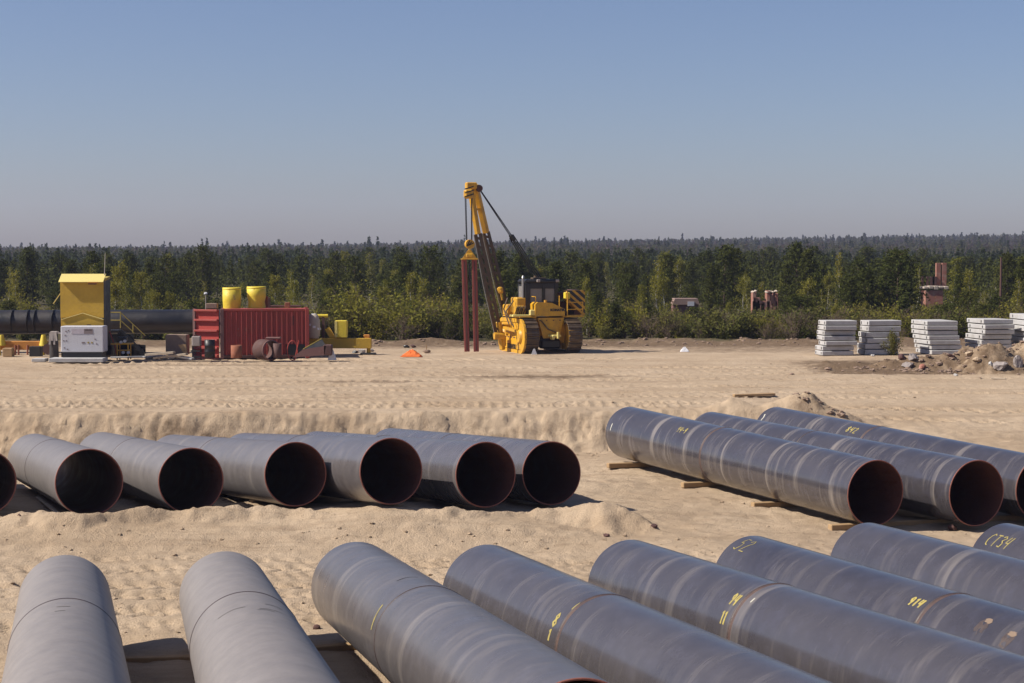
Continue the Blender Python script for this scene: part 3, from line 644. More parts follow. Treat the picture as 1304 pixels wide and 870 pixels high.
mb = MB(); mb.box((-.10, -.1, 3.40), (.62, .5, .09), bev=.02); mb.cyl((-.2, 0, 3.44), (-.2, 0, 3.53), .1, n=12); cpart('roof_hatch', mb, K['rubber'], cabo)
for x_ in (-.30, .62):
    mb = MB(); mb.box((x_, -.72, 3.30), (.16, .10, .13), bev=.02); cpart('work_lamp', mb, K['steel_grey'], cabo)
mb = MB(); mb.cyl((-1.02, -.62, 1.75), (-1.02, -.62, 3.40), .055, n=12); mb.cyl((-1.02, -.62, 3.40), (-.99, -.57, 3.52), .055, n=12); cpart('exhaust_stack', mb, K['chrome'])
# winch and valve boxes on the boom side
mb = MB(); mb.box((-1.12, -.25, 2.18), (.48, .9, .72), bev=.05); mb.cyl((-1.45, -.7, 1.92), (-1.0, -.7, 1.92), .26, n=18); mb.box((-1.3, .5, 1.95), (.5, .7, .5), bev=.04); cpart('winch', mb, K['yellow'])
mb = MB()
for k in range(5): mb.tube([(-1.5 + .1 * k, -.9, 1.75), (-1.45 + .1 * k, -1.05, 2.0 + .05 * (k % 2)), (-1.3 + .09 * k, -.8, 2.15)], .025, 6)
cpart('hydraulic_hose', mb, K['rubber'])
for k, (p0_, p1_, p2_) in enumerate((((-1.5, .2, 2.5), (-1.75, .0, 2.0), (-1.62, -.4, 1.3)), ((-1.45, -.6, 2.4), (-1.8, -.5, 1.9), (-1.55, -.9, 1.2)), ((.80, -1.2, 2.0), (.95, -1.3, 1.6), (.80, -1.2, 1.3)), ((-.4, -1.44, 1.5), (-.1, -1.55, 1.1), (.3, -1.46, .95)))):
    mb = MB(); mb.tube([p0_, p1_, p2_], .03, 7); cpart('hydraulic_hose', mb, K['rubber'])
for k in range(4):
    mb = MB(); mb.box((-.45 + .32 * k, -1.43, 1.50), (.05, .03, .05)); cpart('bolt_head', mb, K['rust_dark'])
mb = MB(); mb.cyl((.62, -1.0, 2.05), (.62, -1.0, 2.62), .022, n=6); mb.cyl((-.62, -1.3, 2.3), (-.62, -1.3, 2.58), .022, n=6); mb.cyl((-.62, -1.3, 2.58), (-.62, -.7, 2.58), .022, n=6); cpart('grab_rail', mb, K['yellow'])
mb = MB(); mb.box((-1.30, -1.1, 1.72), (.85, .5, .10), bev=.02); mb.box((-.80, -1.3, 1.86), (.25, .3, .26), bev=.03); cpart('step_plate', mb, K['yellow_pale'])
# counterweight
mb = MB(); mb.box((1.62, -.1, 2.28), (.30, 1.2, 1.2), bev=.03); mb.box((1.1, .1, 2.62), (.8, .9, .30), bev=.03); mb.box((1.05, .3, 2.0), (.55, .8, .65), bev=.03); cpart('counterweight_frame', mb, K['rust_dark'])
mb = MB(); mb.prism([(1.05, 2.86), (1.92, 2.86), (1.92, 1.72), (1.80, 1.72), (1.05, 2.45)], -.86, -.25)
cwt = cpart('counterweight', mb, K['yellow'])
for k in range(6):
    c0 = -.55 + k * .34
    def clip(poly, f):
        o_ = []
        for a, b in zip(poly, poly[1:] + poly[:1]):
            fa, fb = f(a), f(b)
            if fa >= 0: o_.append(a)
            if fa * fb < 0: t = fa / (fa - fb); o_.append((a[0] + (b[0] - a[0]) * t, a[1] + (b[1] - a[1]) * t))
        return o_
    poly = [(1.06, 2.85), (1.91, 2.85), (1.91, 1.73), (1.80, 1.73), (1.06, 2.445)]
    u = lambda p_: (p_[0] - 1.05) * .76 + (p_[1] - 2.86) * .9
    lo = -.62 + k * .30
    poly = clip(poly, lambda p_: u(p_) - lo); poly = clip(poly, lambda p_: lo + .165 - u(p_)) if len(poly) > 2 else poly
    if len(poly) > 2:
        mb = MB(); mb.prism(poly, -.874, -.862); cpart('hazard_stripe', mb, K['black'], cwt)
mb = MB(); rl = .028
for x_ in (.86, 1.60): mb.cyl((x_, -1.45, 1.68), (x_, -1.45, 2.72 if x_ < 1 else 2.35), rl, n=8)
for z_ in (1.72, 2.0, 2.32): mb.cyl((.86, -1.45, z_), (1.60, -1.45, z_), rl * .8, n=8)
mb.cyl((.86, -1.45, 2.72), (1.0, -.9, 2.80), rl, n=8); mb.box((1.22, -1.3, 1.68), (.85, .45, .06)); cpart('guard_rail', mb, K['yellow'])
mb = MB(); mb.box((.98, -1.0, 2.62), (.24, .3, .30), bev=.03); cpart('lamp_housing', mb, K['yellow_bright'])
# boom: world-aligned points turned into local ones
Wm = Matrix.Translation(crane.location) @ Matrix.Rotation(R_(17), 4, 'Z'); Wi = Wm.inverted()
def cl(px, py, dy=0.0): return Wi @ at(px, py, CPY + dy)
tipA, tipB = cl(594.5, 236, -.1), cl(605, 236, .3)
midA, midB = cl(608.5, 298, .5), cl(619, 296, 1.3)
ftA, ftB = cl(635, 425, 1.0), cl(651, 422, 2.4)
mb = MB(); mb.beam(tipA + (tipB - tipA) * .35, midA, .20, .24, bev=.02); mb.beam(tipB, midB, .24, .26, bev=.02); mb.box((tipA + tipB) / 2 + Vector((0, 0, -.02)), (.50, .34, .30), bev=.04)
mb.beam(midA.lerp(tipA, .5), midB.lerp(tipB, .5), .1, .1)
boom = cpart('boom', mb, K['yellow'])
mb = MB()
for a, b in ((midA, ftA), (midB, ftB)):
    d = (b - a); n_ = d.normalized(); sd = n_.cross(Vector((0, 1, 0))).normalized()
    for s in (-1, 1): mb.beam(a + sd * s * .11, b + sd * s * .12, .055, .15)
    for k in range(11):
        c = a.lerp(b, (k + .3) / 11); mb.beam(c - sd * .11, c + sd * .11 + d * .035, .07, .10)
cpart('boom_lattice', mb, K['rubber'], boom)
mb = MB()
for a, b in ((midA, ftA), (midB, ftB)):
    d = (b - a); sd = d.normalized().cross(Vector((0, 1, 0))).normalized(); mb.tube([a - sd * .2, a.lerp(b, .5) - sd * .25, b - sd * .2], .022, 6)
cpart('boom_hose', mb, K['chrome'], boom)
for f_ in (ftA, ftB):
    mb = MB(); mb.beam(f_ + Vector((0, 0, .55)), f_ + Vector((.22, .1, -.75)), .24, .2, bev=.03); mb.cyl(f_ + Vector((-.22, 0, -.1)), f_ + Vector((.25, 0, -.1)), .17, n=16); cpart('boom_foot', mb, K['yellow'])
mb = MB(); mb.box(ftA.lerp(ftB, .5) + Vector((.0, -.2, .35)), (.6, .8, .16), bev=.04); mb.box(ftA + Vector((.25, .2, -.35)), (.22, .5, .5), bev=.05); mb.beam(ftA + Vector((.2, 0, .3)), Vector((-1.42, -1.2, 1.0)), .14, .12); mb.beam(ftB + Vector((.1, 0, .3)), Vector((-1.42, .5, .8)), .14, .12); cpart('boom_bracket', mb, K['yellow'])
bx = cl(637, 370, 1.2); mb = MB(); mb.rock(bx, (.36, .3, .34), 3, 2, .2); mb.beam(bx, bx + Vector((.1, 0, -.45)), .06, .06); cpart('limit_weight', mb, K['yellow'], boom)
# head sheaves and hook block
hb = cl(596.5, 247, -.45)
blk = MB(); blk.box(hb, (.42, .26, .44), bev=.08); head = cpart('head_block', blk, K['yellow'], boom)
mb = MB()
for k in range(3): mb.beam(hb + Vector((-.215, -.135, -.14 + k * .17)), hb + Vector((.215, -.135, .0 + k * .17)), .05, .02, up=(0, 1, 0))
cpart('head_stripe', mb, K['black'], boom)
lb = cl(610, 240, .25); mb = MB(); mb.cyl(lb + Vector((0, -.08, 0)), lb + Vector((0, .08, 0)), .16, n=16); cpart('luffing_sheave', mb, K['rust_dark'], boom)
mb = MB(); ht = cl(597.5, 306, -.45)
for o0, o1 in (((592.2, 252), (593.8, 306)), ((593.4, 252), (594.8, 306)), ((600.2, 252), (600.2, 306)), ((601.2, 252), (601.2, 306))):
    mb.cyl(cl(*o0, -.45), cl(*o1, -.45), .017, n=6)
cpart('hoist_rope', mb, K['black'], crane)
mb = MB(); pb = cl(651, 301, .8); pe = cl(690, 362, 1.6)
for s in (-1, 0, 1): mb.cyl(lb + Vector((.02 * s, .06 * s, .03 * s)), pb + Vector((.05 * s, .05 * s, .03 * s)), .016, n=6)
cpart('luffing_rope', mb, K['black'], crane)
mb = MB()
for s in (-1.6, -.5, .5, 1.6): mb.cyl(pb + Vector((.05 * s, 0, .05 * s)), pe + Vector((.07 * s, 0, .06 * s)), .027, n=6)
mb.beam(pb - (pe - pb) * .03, pb + (pe - pb) * .09, .22, .14, bev=.03); mb.beam(pe - (pe - pb) * .05, pe + Vector((.12, 0, -.25)), .22, .16, bev=.03); cpart('luffing_block', mb, K['black'], crane)
hk = cl(598, 311, -.45)
mb = MB(); mb.cyl(hk + Vector((0, -.12, 0)), hk + Vector((0, .12, 0)), .21, n=20); hkb = cpart('hook_block', mb, K['yellow'])
mb = MB()
for k in range(3): mb.beam(hk + Vector((-.17 + .05 * k, -.125, -.10 + k * .02)), hk + Vector((-.02 + .09 * k, -.125, .16 - k * .05)), .045, .02, up=(0, 1, 0))
cpart('hook_stripe', mb, K['black'], hkb)
mb = MB(); hz = cl(598, 319, -.45); mb.cyl(hk, hz + Vector((0, 0, -.15)), .07, .05, n=10); cpart('hook', mb, K['yellow_pale'], hkb)
# lifting beam with two red struts, hung from the hook
sp = thing('pipe_grab', at(598, 449, CPY - .45), 'two long red beams hanging under a yellow triangular plate from the crane hook', 'lifting beam', R_(4))
zt = at(598, 330, CPY - .45).z - sp.location.z
mb = MB(); mb.prism([(-.36, zt - .02), (.36, zt - .02), (.06, zt + .42), (-.06, zt + .42)], -.06, .06); mb.box((0, 0, zt), (.78, .26, .06), bev=.01); mb.box((0, 0, zt + .16), (.34, .18, .20), bev=.04); mb.build('spreader_plate', M['yellow'], sp)
for x0, x1 in ((-.21, -.21 + .09), (.19, .19 + .13)):
    mb = MB(); mb.beam((x0 * 1.15, 0, zt - .03), (x1 * .95, 0, .04), .24, .10, up=(0, 1, 0), bev=.01)
    mb.build('strut', M['red_beam'], sp)
    mb = MB(); mb.beam((x0 * 1.15, -.056, zt - .1), (x1 * .95, -.056, .1), .05, .012, up=(0, 1, 0)); mb.build('web_plate', M['rust_dark'], sp.children[-1])
mb = MB(); mb.cyl((.0, .05, zt - .1), (.03, .05, zt - 1.4), .03, n=6); mb.build('chain', M['black'], sp)

# ---------------------------------------------------------------- yellow booth and its surroundings (left)
def flat(px0, px1, Yd):   # world x of two pixel columns at depth Yd
    return at(px0, 400, Yd).x, at(px1, 400, Yd).x
def zpx(py, Yd): return at(652, py, Yd).z
YB = 73.0
x0, x1 = flat(77, 132, YB); zt_, zb_ = zpx(359, YB), zpx(416.5, YB)
cxb = (x0 + x1) / 2
bo = thing('welding_booth', (cxb, YB + 1.0, 0), 'tall yellow plywood welding shelter with pale roof edge behind a white generator', 'shelter')
hw = (x1 - x0) / 2
mb = MB(); mb.box((0, -1.0 + .03, (zt_ + zpx(404, YB)) / 2), (2 * hw, .05, zt_ - zpx(404, YB) + .05)); mb.build('front_panel', M['yellow_dull'], bo)
zl = zpx(403, YB)
mb = MB(); mb.prism([(-hw + .08, zb_ - .3), (hw, zb_ - .3), (hw, zl - .14), (.05, zl + .12), (-hw + .08, zl - .14)], -1.06, -1.005); lo = mb.build('lower_panel', M['yellow_dull'], bo)
mb = MB(); mb.beam((-hw + .06, -1.075, zl - .13), (.05, -1.075, zl + .14), .03, .05, up=(0, 1, 0)); mb.beam((.05, -1.075, zl + .14), (hw + .01, -1.075, zl - .13), .03, .05, up=(0, 1, 0)); mb.build('gable_strip', M['yellow_pale'], lo)  # pale strip puts the sunlit sheet edge into the colour
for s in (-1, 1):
    mb = MB(); mb.box((s * (hw - .025), -.35, (zt_ + .1) / 2 + .1), (.05, 1.2, zt_ - .1)); mb.build('side_panel', M['yellow_dull'] if s < 0 else M['black'], bo)  # right panel black: its shaded side put into the colour
ztp = zpx(349.5, YB)
mb = MB(); mb.box((-.01, -.30, (zt_ + ztp) / 2 - .03), (2 * hw + .10, 1.0, .10), Matrix.Rotation(.1, 3, 'X'), bev=.02); rf = mb.build('roof', M['yellow_olive'], bo)
mb = MB(); mb.beam((0, -1.16, zt_ - .01), (0, -.62, ztp + .01), 2 * hw + .06, .025, up=(0, -1, 1)); mb.build('roof_sheet', M['yellow_pale'], rf)
mb = MB(); mb.box((.52, -1.17, zt_ - .03), (.42, .01, .05)); mb.build('stain_strip', M['orange'], rf)
mb = MB(); mb.beam((-hw, -.9, zpx(373, YB)), (-hw - .33, -.9, zpx(387, YB)), .05, .03); mb.build('stay_bar', M['yellow_pale'], bo)
for xx, zz0, ww in ((.45, zpx(361.5, YB), .36), (.30, zpx(414, YB), .16)):
    mb = MB(); mb.box((xx, -1.004 - (.06 if ww < .2 else 0), zz0), (ww, .012, .06)); mb.build('small_label', M['rust_dark'], bo)
mb = MB(); mb.box((0, -.2, .35), (2 * hw, 1.5, .5)); mb.build('floor_frame', M['black'], bo)
an = at(132.5, 350, YB + .3); mb = MB(); mb.tube([Vector((an.x, an.y, 0.1)), Vector((an.x + .02, an.y, 3.6)), at(134, 322, YB + .3)], [.03, .025, .012], 6)
tag(mb.build('whip_pole', M['birch_bark']), 'thin pale pole rising above the right corner of the yellow shelter', 'pole')
YG = 71.9
gx0, gx1 = flat(77, 131, YG); g_t, g_b = zpx(415.5, YG), zpx(448.5, YG)
ge = thing('generator', ((gx0 + gx1) / 2, YG + .4, 0), 'white generator cabinet with small control panels below the yellow shelter', 'generator')
gw = (gx1 - gx0) / 2
mb = MB(); mb.box((0, 0, (g_t + g_b) / 2), (2 * gw, .8, g_t - g_b), bev=.025); gb = mb.build('cabinet', M['white'], ge)
def gp(px, py, wpx, hpx, mat, name):
    c = at(px, py, YG); s = YG / FPX; mb = MB(); mb.box((c.x - ge.location.x, -.405, c.z), (wpx * s, .012, hpx * s), bev=.002); mb.build(name, M[mat], ge)
gp(99, 422, 16, 6.5, 'lilac', 'name_plate'); gp(112.5, 422, 11, 6.5, 'brown_panel', 'display'); gp(112.5, 420.5, 9, 1, 'lilac', 'display_line')
for px, py in ((84, 422), (83, 427), (81, 434), (84.5, 434), (82, 443), (86, 445), (87, 421), (121, 432), (123, 438)): gp(px, py, 1.6, 1.5, 'brown_panel', 'label_plate')
gp(106, 436.5, 4, 2, 'brown_panel', 'socket'); gp(112.5, 436.5, 2, 2, 'yellow_olive', 'socket'); gp(117, 436.5, 2, 2, 'yellow_olive', 'socket')
mb = MB(); mb.box((0, 0, g_b / 2 + .05), (2 * gw - .1, .7, g_b - .1)); mb.build('skid', M['black'], ge)
def slab_at(px0, px1, py0, py1, Yd, dep, name, mat, label, cat, group=None, bev=.015):
    a = at(px0, py1, Yd); b = at(px1, py0, Yd); mb = MB(); mb.box(((a.x + b.x) / 2, Yd + dep / 2, (a.z + b.z) / 2), (b.x - a.x, dep, b.z - a.z), bev=bev)
    return tag(mb.build(name, M[mat]), label, cat, group)
slab_at(62, 131, 456.5, 461.5, 71.3, .9, 'concrete_kerb', 'concrete', 'long grey concrete strip on the ground under the white generator', 'concrete block')
slab_at(40, 57, 457, 461, 72, .6, 'concrete_kerb', 'concrete', 'short grey concrete strip left of the dark coat post', 'concrete block')
# coat on a post
cx_ = at(68, 440, 72.4); mb = MB(); mb.cyl((cx_.x, 72.5, .0), (cx_.x, 72.5, 1.2), .19, .17, n=12); mb2 = MB()
ct = thing('draped_post', (cx_.x, 72.5, 0), 'dark post with a pale grey cloth hung over its top left of the generator', 'post')
mb = MB(); mb.cyl((0, 0, 0), (0, 0, 1.15), .20, .17, n=14); mb.build('post', M['coat'], ct)
mb = MB()
for k in range(4):
    a = -.13 + k * .085; mb.beam((a * .8, -.15, 1.24), (a * 1.15 + .02, -.21, .72 + .16 * (k % 2)), .075, .03, up=(0, 1, 0))
mb.box((.03, 0, 1.24), (.3, .3, .06), bev=.02); mb.beam((.05, -.1, 1.22), (.42, -.1, 1.18), .08, .05); mb.build('cloth', M['steel_grey'], ct)
# black pipeline on roller stands
YP = 79.0
pz = zpx(409.5, YP); mb = MB(); PR = 15.2 * YP / FPX
mb.cyl((-30, YP, zpx(411, YP)), (-12.8, YP + .2, pz), PR, n=48)
pl_ = tag(mb.build('coated_pipeline', M['black_pipe']), 'long black coated pipeline running behind the yellow shelter towards the red container', 'pipeline')
for px in (17, 37, 46, 69):
    c = at(px, 404, YP); mb = MB(); mb.cyl((c.x - .02, YP, pz + .0), (c.x + .02, YP, pz), PR + .006, n=40); mb.build('coating_joint', M['black'], pl_)
st = thing('roller_cradle', (at(28, 440, 77.6).x, 77.6, 0), 'orange steel cradle beam with yellow cone rollers under the black pipeline', 'pipe cradle')
ox = st.location.x
mb = MB(); mb.box((-.5, 0, zpx(440, 77.6)), (3.4, .3, zpx(435, 77.6) - zpx(446, 77.6)), bev=.02); mb.build('beam', M['orange'], st)
for px in (2, 55.5):
    c = at(px, 434, 77.4); mb = MB(); mb.cyl((c.x - ox, -.2, zpx(440, 77.4)), (c.x - ox, -.2, zpx(426.5, 77.4)), .20, .09, n=14); mb.build('roller', M['yellow_bright'], st)
for px in (-2, 54):
    c = at(px, 452, 77.2); mb = MB(); mb.cyl((c.x - ox, -.4, .0), (c.x - ox, -.4, .42), .12, .08, n=12); mb.build('foot', M['yellow_bright'], st)
for px in (18, 22, 33.5): 
    c = at(px, 452, 77.2); mb = MB(); mb.cyl((c.x - ox, -.2, .0), (c.x - ox, -.2, .45), .045, n=8); mb.build('leg', M['rust'], st)
mb = MB(); mb.cyl((at(60, 453, 77).x - ox, -.5, .28), (at(60, 453, 77).x - ox, .0, .28), .24, n=16); mb.build('wheel', M['rust_dark'], st)
for k, (px, py, s, m, lab) in enumerate(((11, 453, .42, 'timber', 'brown wooden box on the ground under the orange cradle beam'), (46, 453, .5, 'black', 'dark low box in the shade under the orange cradle beam'))):
    c = at(px, py, 76.2); mb = MB(); mb.box((c.x, 76.2, s / 2 * .9), (s, .4, s * .9), bev=.02); tag(mb.build('wooden_box', M[m]), lab, 'box')
# stair with railings beside the booth
YS = 75.3
sa = thing('access_stair', (at(150, 440, YS).x, YS, 0), 'dark access stair with thin olive railings right of the yellow shelter', 'stair')
ox = sa.location.x
def lp(px, py, dy=0): q = at(px, py, YS + dy); return Vector((q.x - ox, dy, q.z))
for dy in (0, .7):
    mb = MB(); r_ = .022
    for a, b in (((133, 398), (153.5, 398)), ((133, 408), (153.5, 408)), ((153.5, 397), (153.5, 418)), ((153.5, 398), (185, 427.5)), ((153.5, 408), (171, 424)), ((169.5, 413), (169.5, 424)), ((134, 397), (134, 420))):
        mb.cyl(lp(*a, dy), lp(*b, dy), r_, n=6)
    mb.build('railing', M['yellow_olive'], sa)
mb = MB(); mb.box(lp(143, 421, .35), (.75, .9, .06)); mb.build('platform', M['black'], sa)
for k in range(6):
    mb = MB(); q = lp(156 + 5.5 * k, 424 + 5.2 * k, .35); mb.box(q, (.24, .8, .04)); mb.build('tread', M['black'], sa)
mb = MB()
for dy in (-.03, .73): mb.beam(lp(153, 421, dy), lp(187, 454, dy), .05, .16)
mb.build('stringer', M['black'], sa)
mb = MB(); mb.box(lp(152, 442, .6), (1.3, .1, 1.1)); mb.box(lp(168, 448, .6), (1.2, .1, .6)); mb.build('skirt_panel', M['black'], sa)
a = at(134, 413, 73.9); b = at(147, 441, 73.9); mb = MB(); mb.tube([Vector((a.x, 74.2, a.z)), Vector((b.x, 73.8, b.z)), Vector((b.x + .12, 73.7, .02))], .025, 6); tag(mb.build('red_rod', M['red_bright']), 'thin red rod leaning against the dark stair', 'rod')
YT = 73.6
tr = thing('lamp_trolley', (at(155, 450, YT).x, YT, 0), 'small yellow work stand holding round lamps in front of the dark stair', 'work stand')
ox = tr.location.x
def lt(px, py, dy=0): q = at(px, py, YT); return Vector((q.x - ox, dy, q.z))
mb = MB()
for px in (149, 163):
    for dy in (0, .5): MB().cyl(lt(px, 438, dy), Vector((lt(px, 438).x, dy, 0)), .028, n=8).build('leg', M['yellow'], tr)
mb = MB(); mb.box(lt(154, 438, .25), (.85, .6, .05)); mb.build('shelf', M['yellow'], tr)
mb = MB(); mb.box(lt(156, 446.5, .25), (.5, .5, .04)); mb.build('shelf', M['yellow'], tr)
for px, py in ((154.3, 436), (159, 434.5), (157, 449), (163.5, 449)):
    mb = MB(); q = lt(px, py, -.05); mb.cyl(q, q + Vector((0, .1, 0)), .065, n=14); mb.build('lamp', M['white'], tr)
mb = MB(); mb.box(lt(154, 432.5, .3), (.4, .3, .2), bev=.03); mb.build('case', M['black'], tr)
# boards, rubble and boxes
YX = 74.6
slab_at(211, 237, 426.5, 452, YX, .8, 'plywood_crate', 'plywood', 'brown plywood crate standing under the black pipeline left of the red container', 'crate')
a = at(228, 439, 73.9); b = at(240, 452, 73.9); mb = MB(); mb.prism([(a.x, a.z), (b.x - .08, a.z + .03), (b.x, b.z), (b.x - .12, b.z)], 73.7, 73.73); tag(mb.build('leaning_board', M['timber']), 'orange brown offcut board leaning on the plywood crate', 'board')
for k, (pa, pb_, th, m, lab) in enumerate((((186, 452), (222, 449), .10, 'board', 'pale board lying left of the plywood crate'), ((196, 456), (238, 451), .09, 'board', 'pale plank lying in front of the plywood crate'), ((222, 453), (246, 457), .08, 'concrete', 'whitish slab offcut in front of the metal cart'), ((142, 455), (186, 454.5), .06, 'concrete', 'thin grey plank on the ground in front of the dark stair'))):
    a, b = at(*pa, 73.2), at(*pb_, 73.0); a.z = max(a.z, .06); b.z = max(b.z, .06); mb = MB(); mb.beam(a, b, .3, th, bev=.01); tag(mb.build('loose_plank', M[m]), lab, 'plank')
for k in range(9):
    px = 188 + 5.2 * k; c = at(px, 449 + (k % 3), 73.7); mb = MB(); mb.rock((c.x, 73.7 + .1 * (k % 3), .10 + .02 * (k % 2)), (.34, .3, .24), 40 + k, 2)
    tag(mb.build('rubble_lump', M['rockm'] if k % 2 else M['concrete']), 'pale rubble lump in the low heap left of the plywood crate', 'rubble', 'pale rubble heap left of the plywood crate')
cart = thing('tool_cart', (at(250, 455, 73.2).x, 73.3, 0), 'small grey metal box on a dark cart at the left of the red container', 'cart')
mb = MB(); mb.box((0, 0, .82), (.36, .35, .42), bev=.03); mb.build('box', M['steel_grey'], cart)
mb = MB(); mb.box((-.02, 0, .40), (.42, .36, .06)); mb.box((.02, 0, .15), (.38, .36, .06))
for sx in (-.18, .18): mb.box((sx, 0, .32), (.04, .04, .62))
mb.build('frame', M['black'], cart)
mb = MB(); mb.box((0, -.1, 1.05), (.2, .06, .06)); mb.build('handle', M['rust_dark'], cart)
def drum(px0, px1, py0, py1, Yd, mat, label, taper=1.0, ribs=True, name='drum', cat='drum'):
    a = at(px0, py1, Yd); b = at(px1, py0, Yd); r = (b.x - a.x) / 2; z0 = max(a.z, 0.0) if a.z < .3 else a.z; cx0 = (a.x + b.x) / 2
    mb = MB(); H = b.z - z0; prof = [(r * .92, 0), (r * taper, .02), (r * taper, H * .33), (r * 1.03, H * .34), (r * 1.0, H * .36), (r, H * .66), (r * 1.03, H * .67), (r, H * .69), (r, H), (r * .95, H), (r * .93, H - .03), (0.001, H - .03)] if ribs else [(r * .9, 0), (r, .02), (r, H), (r * .94, H), (r * .94, .1), (.001, .1)]
    mb.lathe(prof, 28, M=Matrix.Translation((cx0, Yd + r, z0))); return tag(mb.build(name, M[mat]), label, cat)
drum(259.5, 272.5, 433, 456, 72.8, 'black', 'black steel drum at the left end of the red container')
drum(293, 307, 440, 456.5, 72.6, 'rust', 'short rusty pipe stub standing in front of the red container', ribs=False, name='pipe_stub', cat='pipe stub')
# ---------------------------------------------------------------- red container
CA = R_(8); CYD = 74.6
fl = at(283, 455, CYD)
ctn = thing('red_container', (fl.x, CYD, 0), 'red ribbed steel container with two yellow cylinders on its top', 'container', CA)
CL, CW, CH = 3.66, 2.3, zpx(393.5, CYD)
mb = MB(); mb.box((CL / 2, CW / 2 - .02, CH / 2 + .02), (CL - .12, CW - .08, CH - .1)); mb.build('inner_wall', M['red'], ctn)
nr = 16; xx0 = .10
pitch = (CL - .2) / nr
for k in range(nr):          # trapezoid corrugations of the long side
    a = xx0 + k * pitch; mb = MB(); zb0 = .12 if k < nr - 4 else .62
    mb.prism([(a + .0, .03), (a + .085, -.06), (a + .115, -.06), (a + .13, .03)], zb0, CH - .12, ax='z'); mb.build('rib', M['red'], ctn)
mb = MB(); mb.box((CL / 2, -.01, CH - .05), (CL, .10, .10), bev=.01); mb.build('top_rail', M['red'], ctn)
mb = MB(); mb.box((CL * .4, -.0, .08), (CL * .8, .14, .13), bev=.01); mb.build('bottom_rail', M['rust_dark'], ctn)
for x_, y_ in ((.0, .0), (0, CW), (CL, 0), (CL, CW)):
    mb = MB(); mb.box((x_, y_, CH / 2), (.16, .16, CH), bev=.012); mb.build('corner_post', M['maroon'] if x_ == 0 else M['red'], ctn)
mb = MB(); mb.box((.0, CW / 2, CH / 2), (.05, CW - .16, CH - .05)); mb.build('end_panel', M['red'], ctn)
DA = Matrix.Rotation(R_(180 - 27), 3, 'Z')                     # lit end shaped as a leaf, turned left and back to catch sun
mb = MB(); mb.box(DA @ Vector((.62, 0, 0)) + Vector((-.10, 0, CH / 2)), (1.16, .04, CH - .06), DA); lf = mb.build('end_leaf', M['red_bright'], ctn)  # brighter red than the walls: sunlight put into the colour
for z_ in (.12, .45, .80, 1.20, 1.66, CH - .07):
    mb = MB(); mb.box(DA @ Vector((.62, .07, 0)) + Vector((-.10, 0, z_)), (1.12, .14, .09), DA, bev=.012); mb.build('end_rail', M['red'], lf)
mb = MB(); mb.box(DA @ Vector((1.20, .03, 0)) + Vector((-.10, 0, CH / 2)), (.12, .14, CH), DA, bev=.012); mb.build('leaf_post', M['maroon'], lf)
mb = MB(); mb.box((3.02, -.035, CH - .52), (.09, .02, .42)); mb.build('slot', M['black'], ctn)
mb = MB(); mb.box((3.15, -.0, .35), (.80, .1, .48)); mb.build('opening', M['black'], ctn)
def on_top(xl, yl): q = Matrix.Rotation(CA, 4, 'Z') @ Vector((xl, yl, 0)) + ctn.location; return q.x, q.y
def ycyl(px0, px1, py0, Yd, label, neck):
    a = at(px0, py0, Yd); b = at(px1, py0, Yd); r = (b.x - a.x) / 2; H = a.z - CH; cx0 = (a.x + b.x) / 2
    t = thing('yellow_cylinder', (cx0, Yd + .3, CH), label, 'cylinder', 0, 'yellow cylinders on the red container')
    prof = [(r * .95, 0), (r * .96, H * .06), (r * (.86 if neck else .98), H * .30), (r, H * .55 if neck else H * .35), (r, H), (r * .96, H), (r * .94, H - .04), (.001, H - .04)]
    mb = MB(); mb.lathe(prof, 36); mb.build('shell', M['yellow_bright'], t)
    mb = MB(); mb.lathe([(r + .002, H - .10), (r + .012, H - .08), (r + .002, H - .05)], 36); mb.build('hoop', M['yellow_bright'], t); return t, r, H
t, r, H = ycyl(282, 305.5, 366.3, 75.2, 'yellow cylinder with a dark stain on the red container, the left one', False)
mb = MB()
for k in range(3): mb.box((r * math.sin(.35 + .06 * k), -r * math.cos(.35 + .06 * k), H * (.62 - .08 * k)), (.07, .03, .09))
mb.build('stain', M['yellow_olive'], t)
ycyl(313, 337.3, 365, 75.5, 'yellow cylinder with a narrowed base on the red container, the right one', True)
def topbox(px0, px1, py0, py1, Yd, dep, name, mat, label, cat):
    a = at(px0, py1, Yd); b = at(px1, py0, Yd); mb = MB(); mb.box(((a.x + b.x) / 2, Yd + dep / 2, CH + (b.z - a.z) / 2), (b.x - a.x, dep, b.z - a.z), bev=.015); return tag(mb.build(name, M[mat]), label, cat)
topbox(262, 276, 389, 395.5, 75.2, .4, 'wooden_block', 'plywood', 'brown wooden block on the left end of the red container', 'block')
topbox(337.5, 341, 379, 394, 76.2, .1, 'square_post', 'rust', 'short brown post beside the right yellow cylinder on the container', 'post')
topbox(341, 344, 381, 394, 76.4, .1, 'dark_bar', 'rust_dark', 'dark bar standing behind the brown post on the container', 'bar')
topbox(362.5, 369, 384.5, 391, 76.6, .2, 'small_crate', 'rust', 'small brown crate on the right half of the container top', 'crate')
topbox(340, 383, 390.5, 393, 77.2, .3, 'dark_plank', 'rust_dark', 'long dark plank lying on the right half of the container top', 'plank')
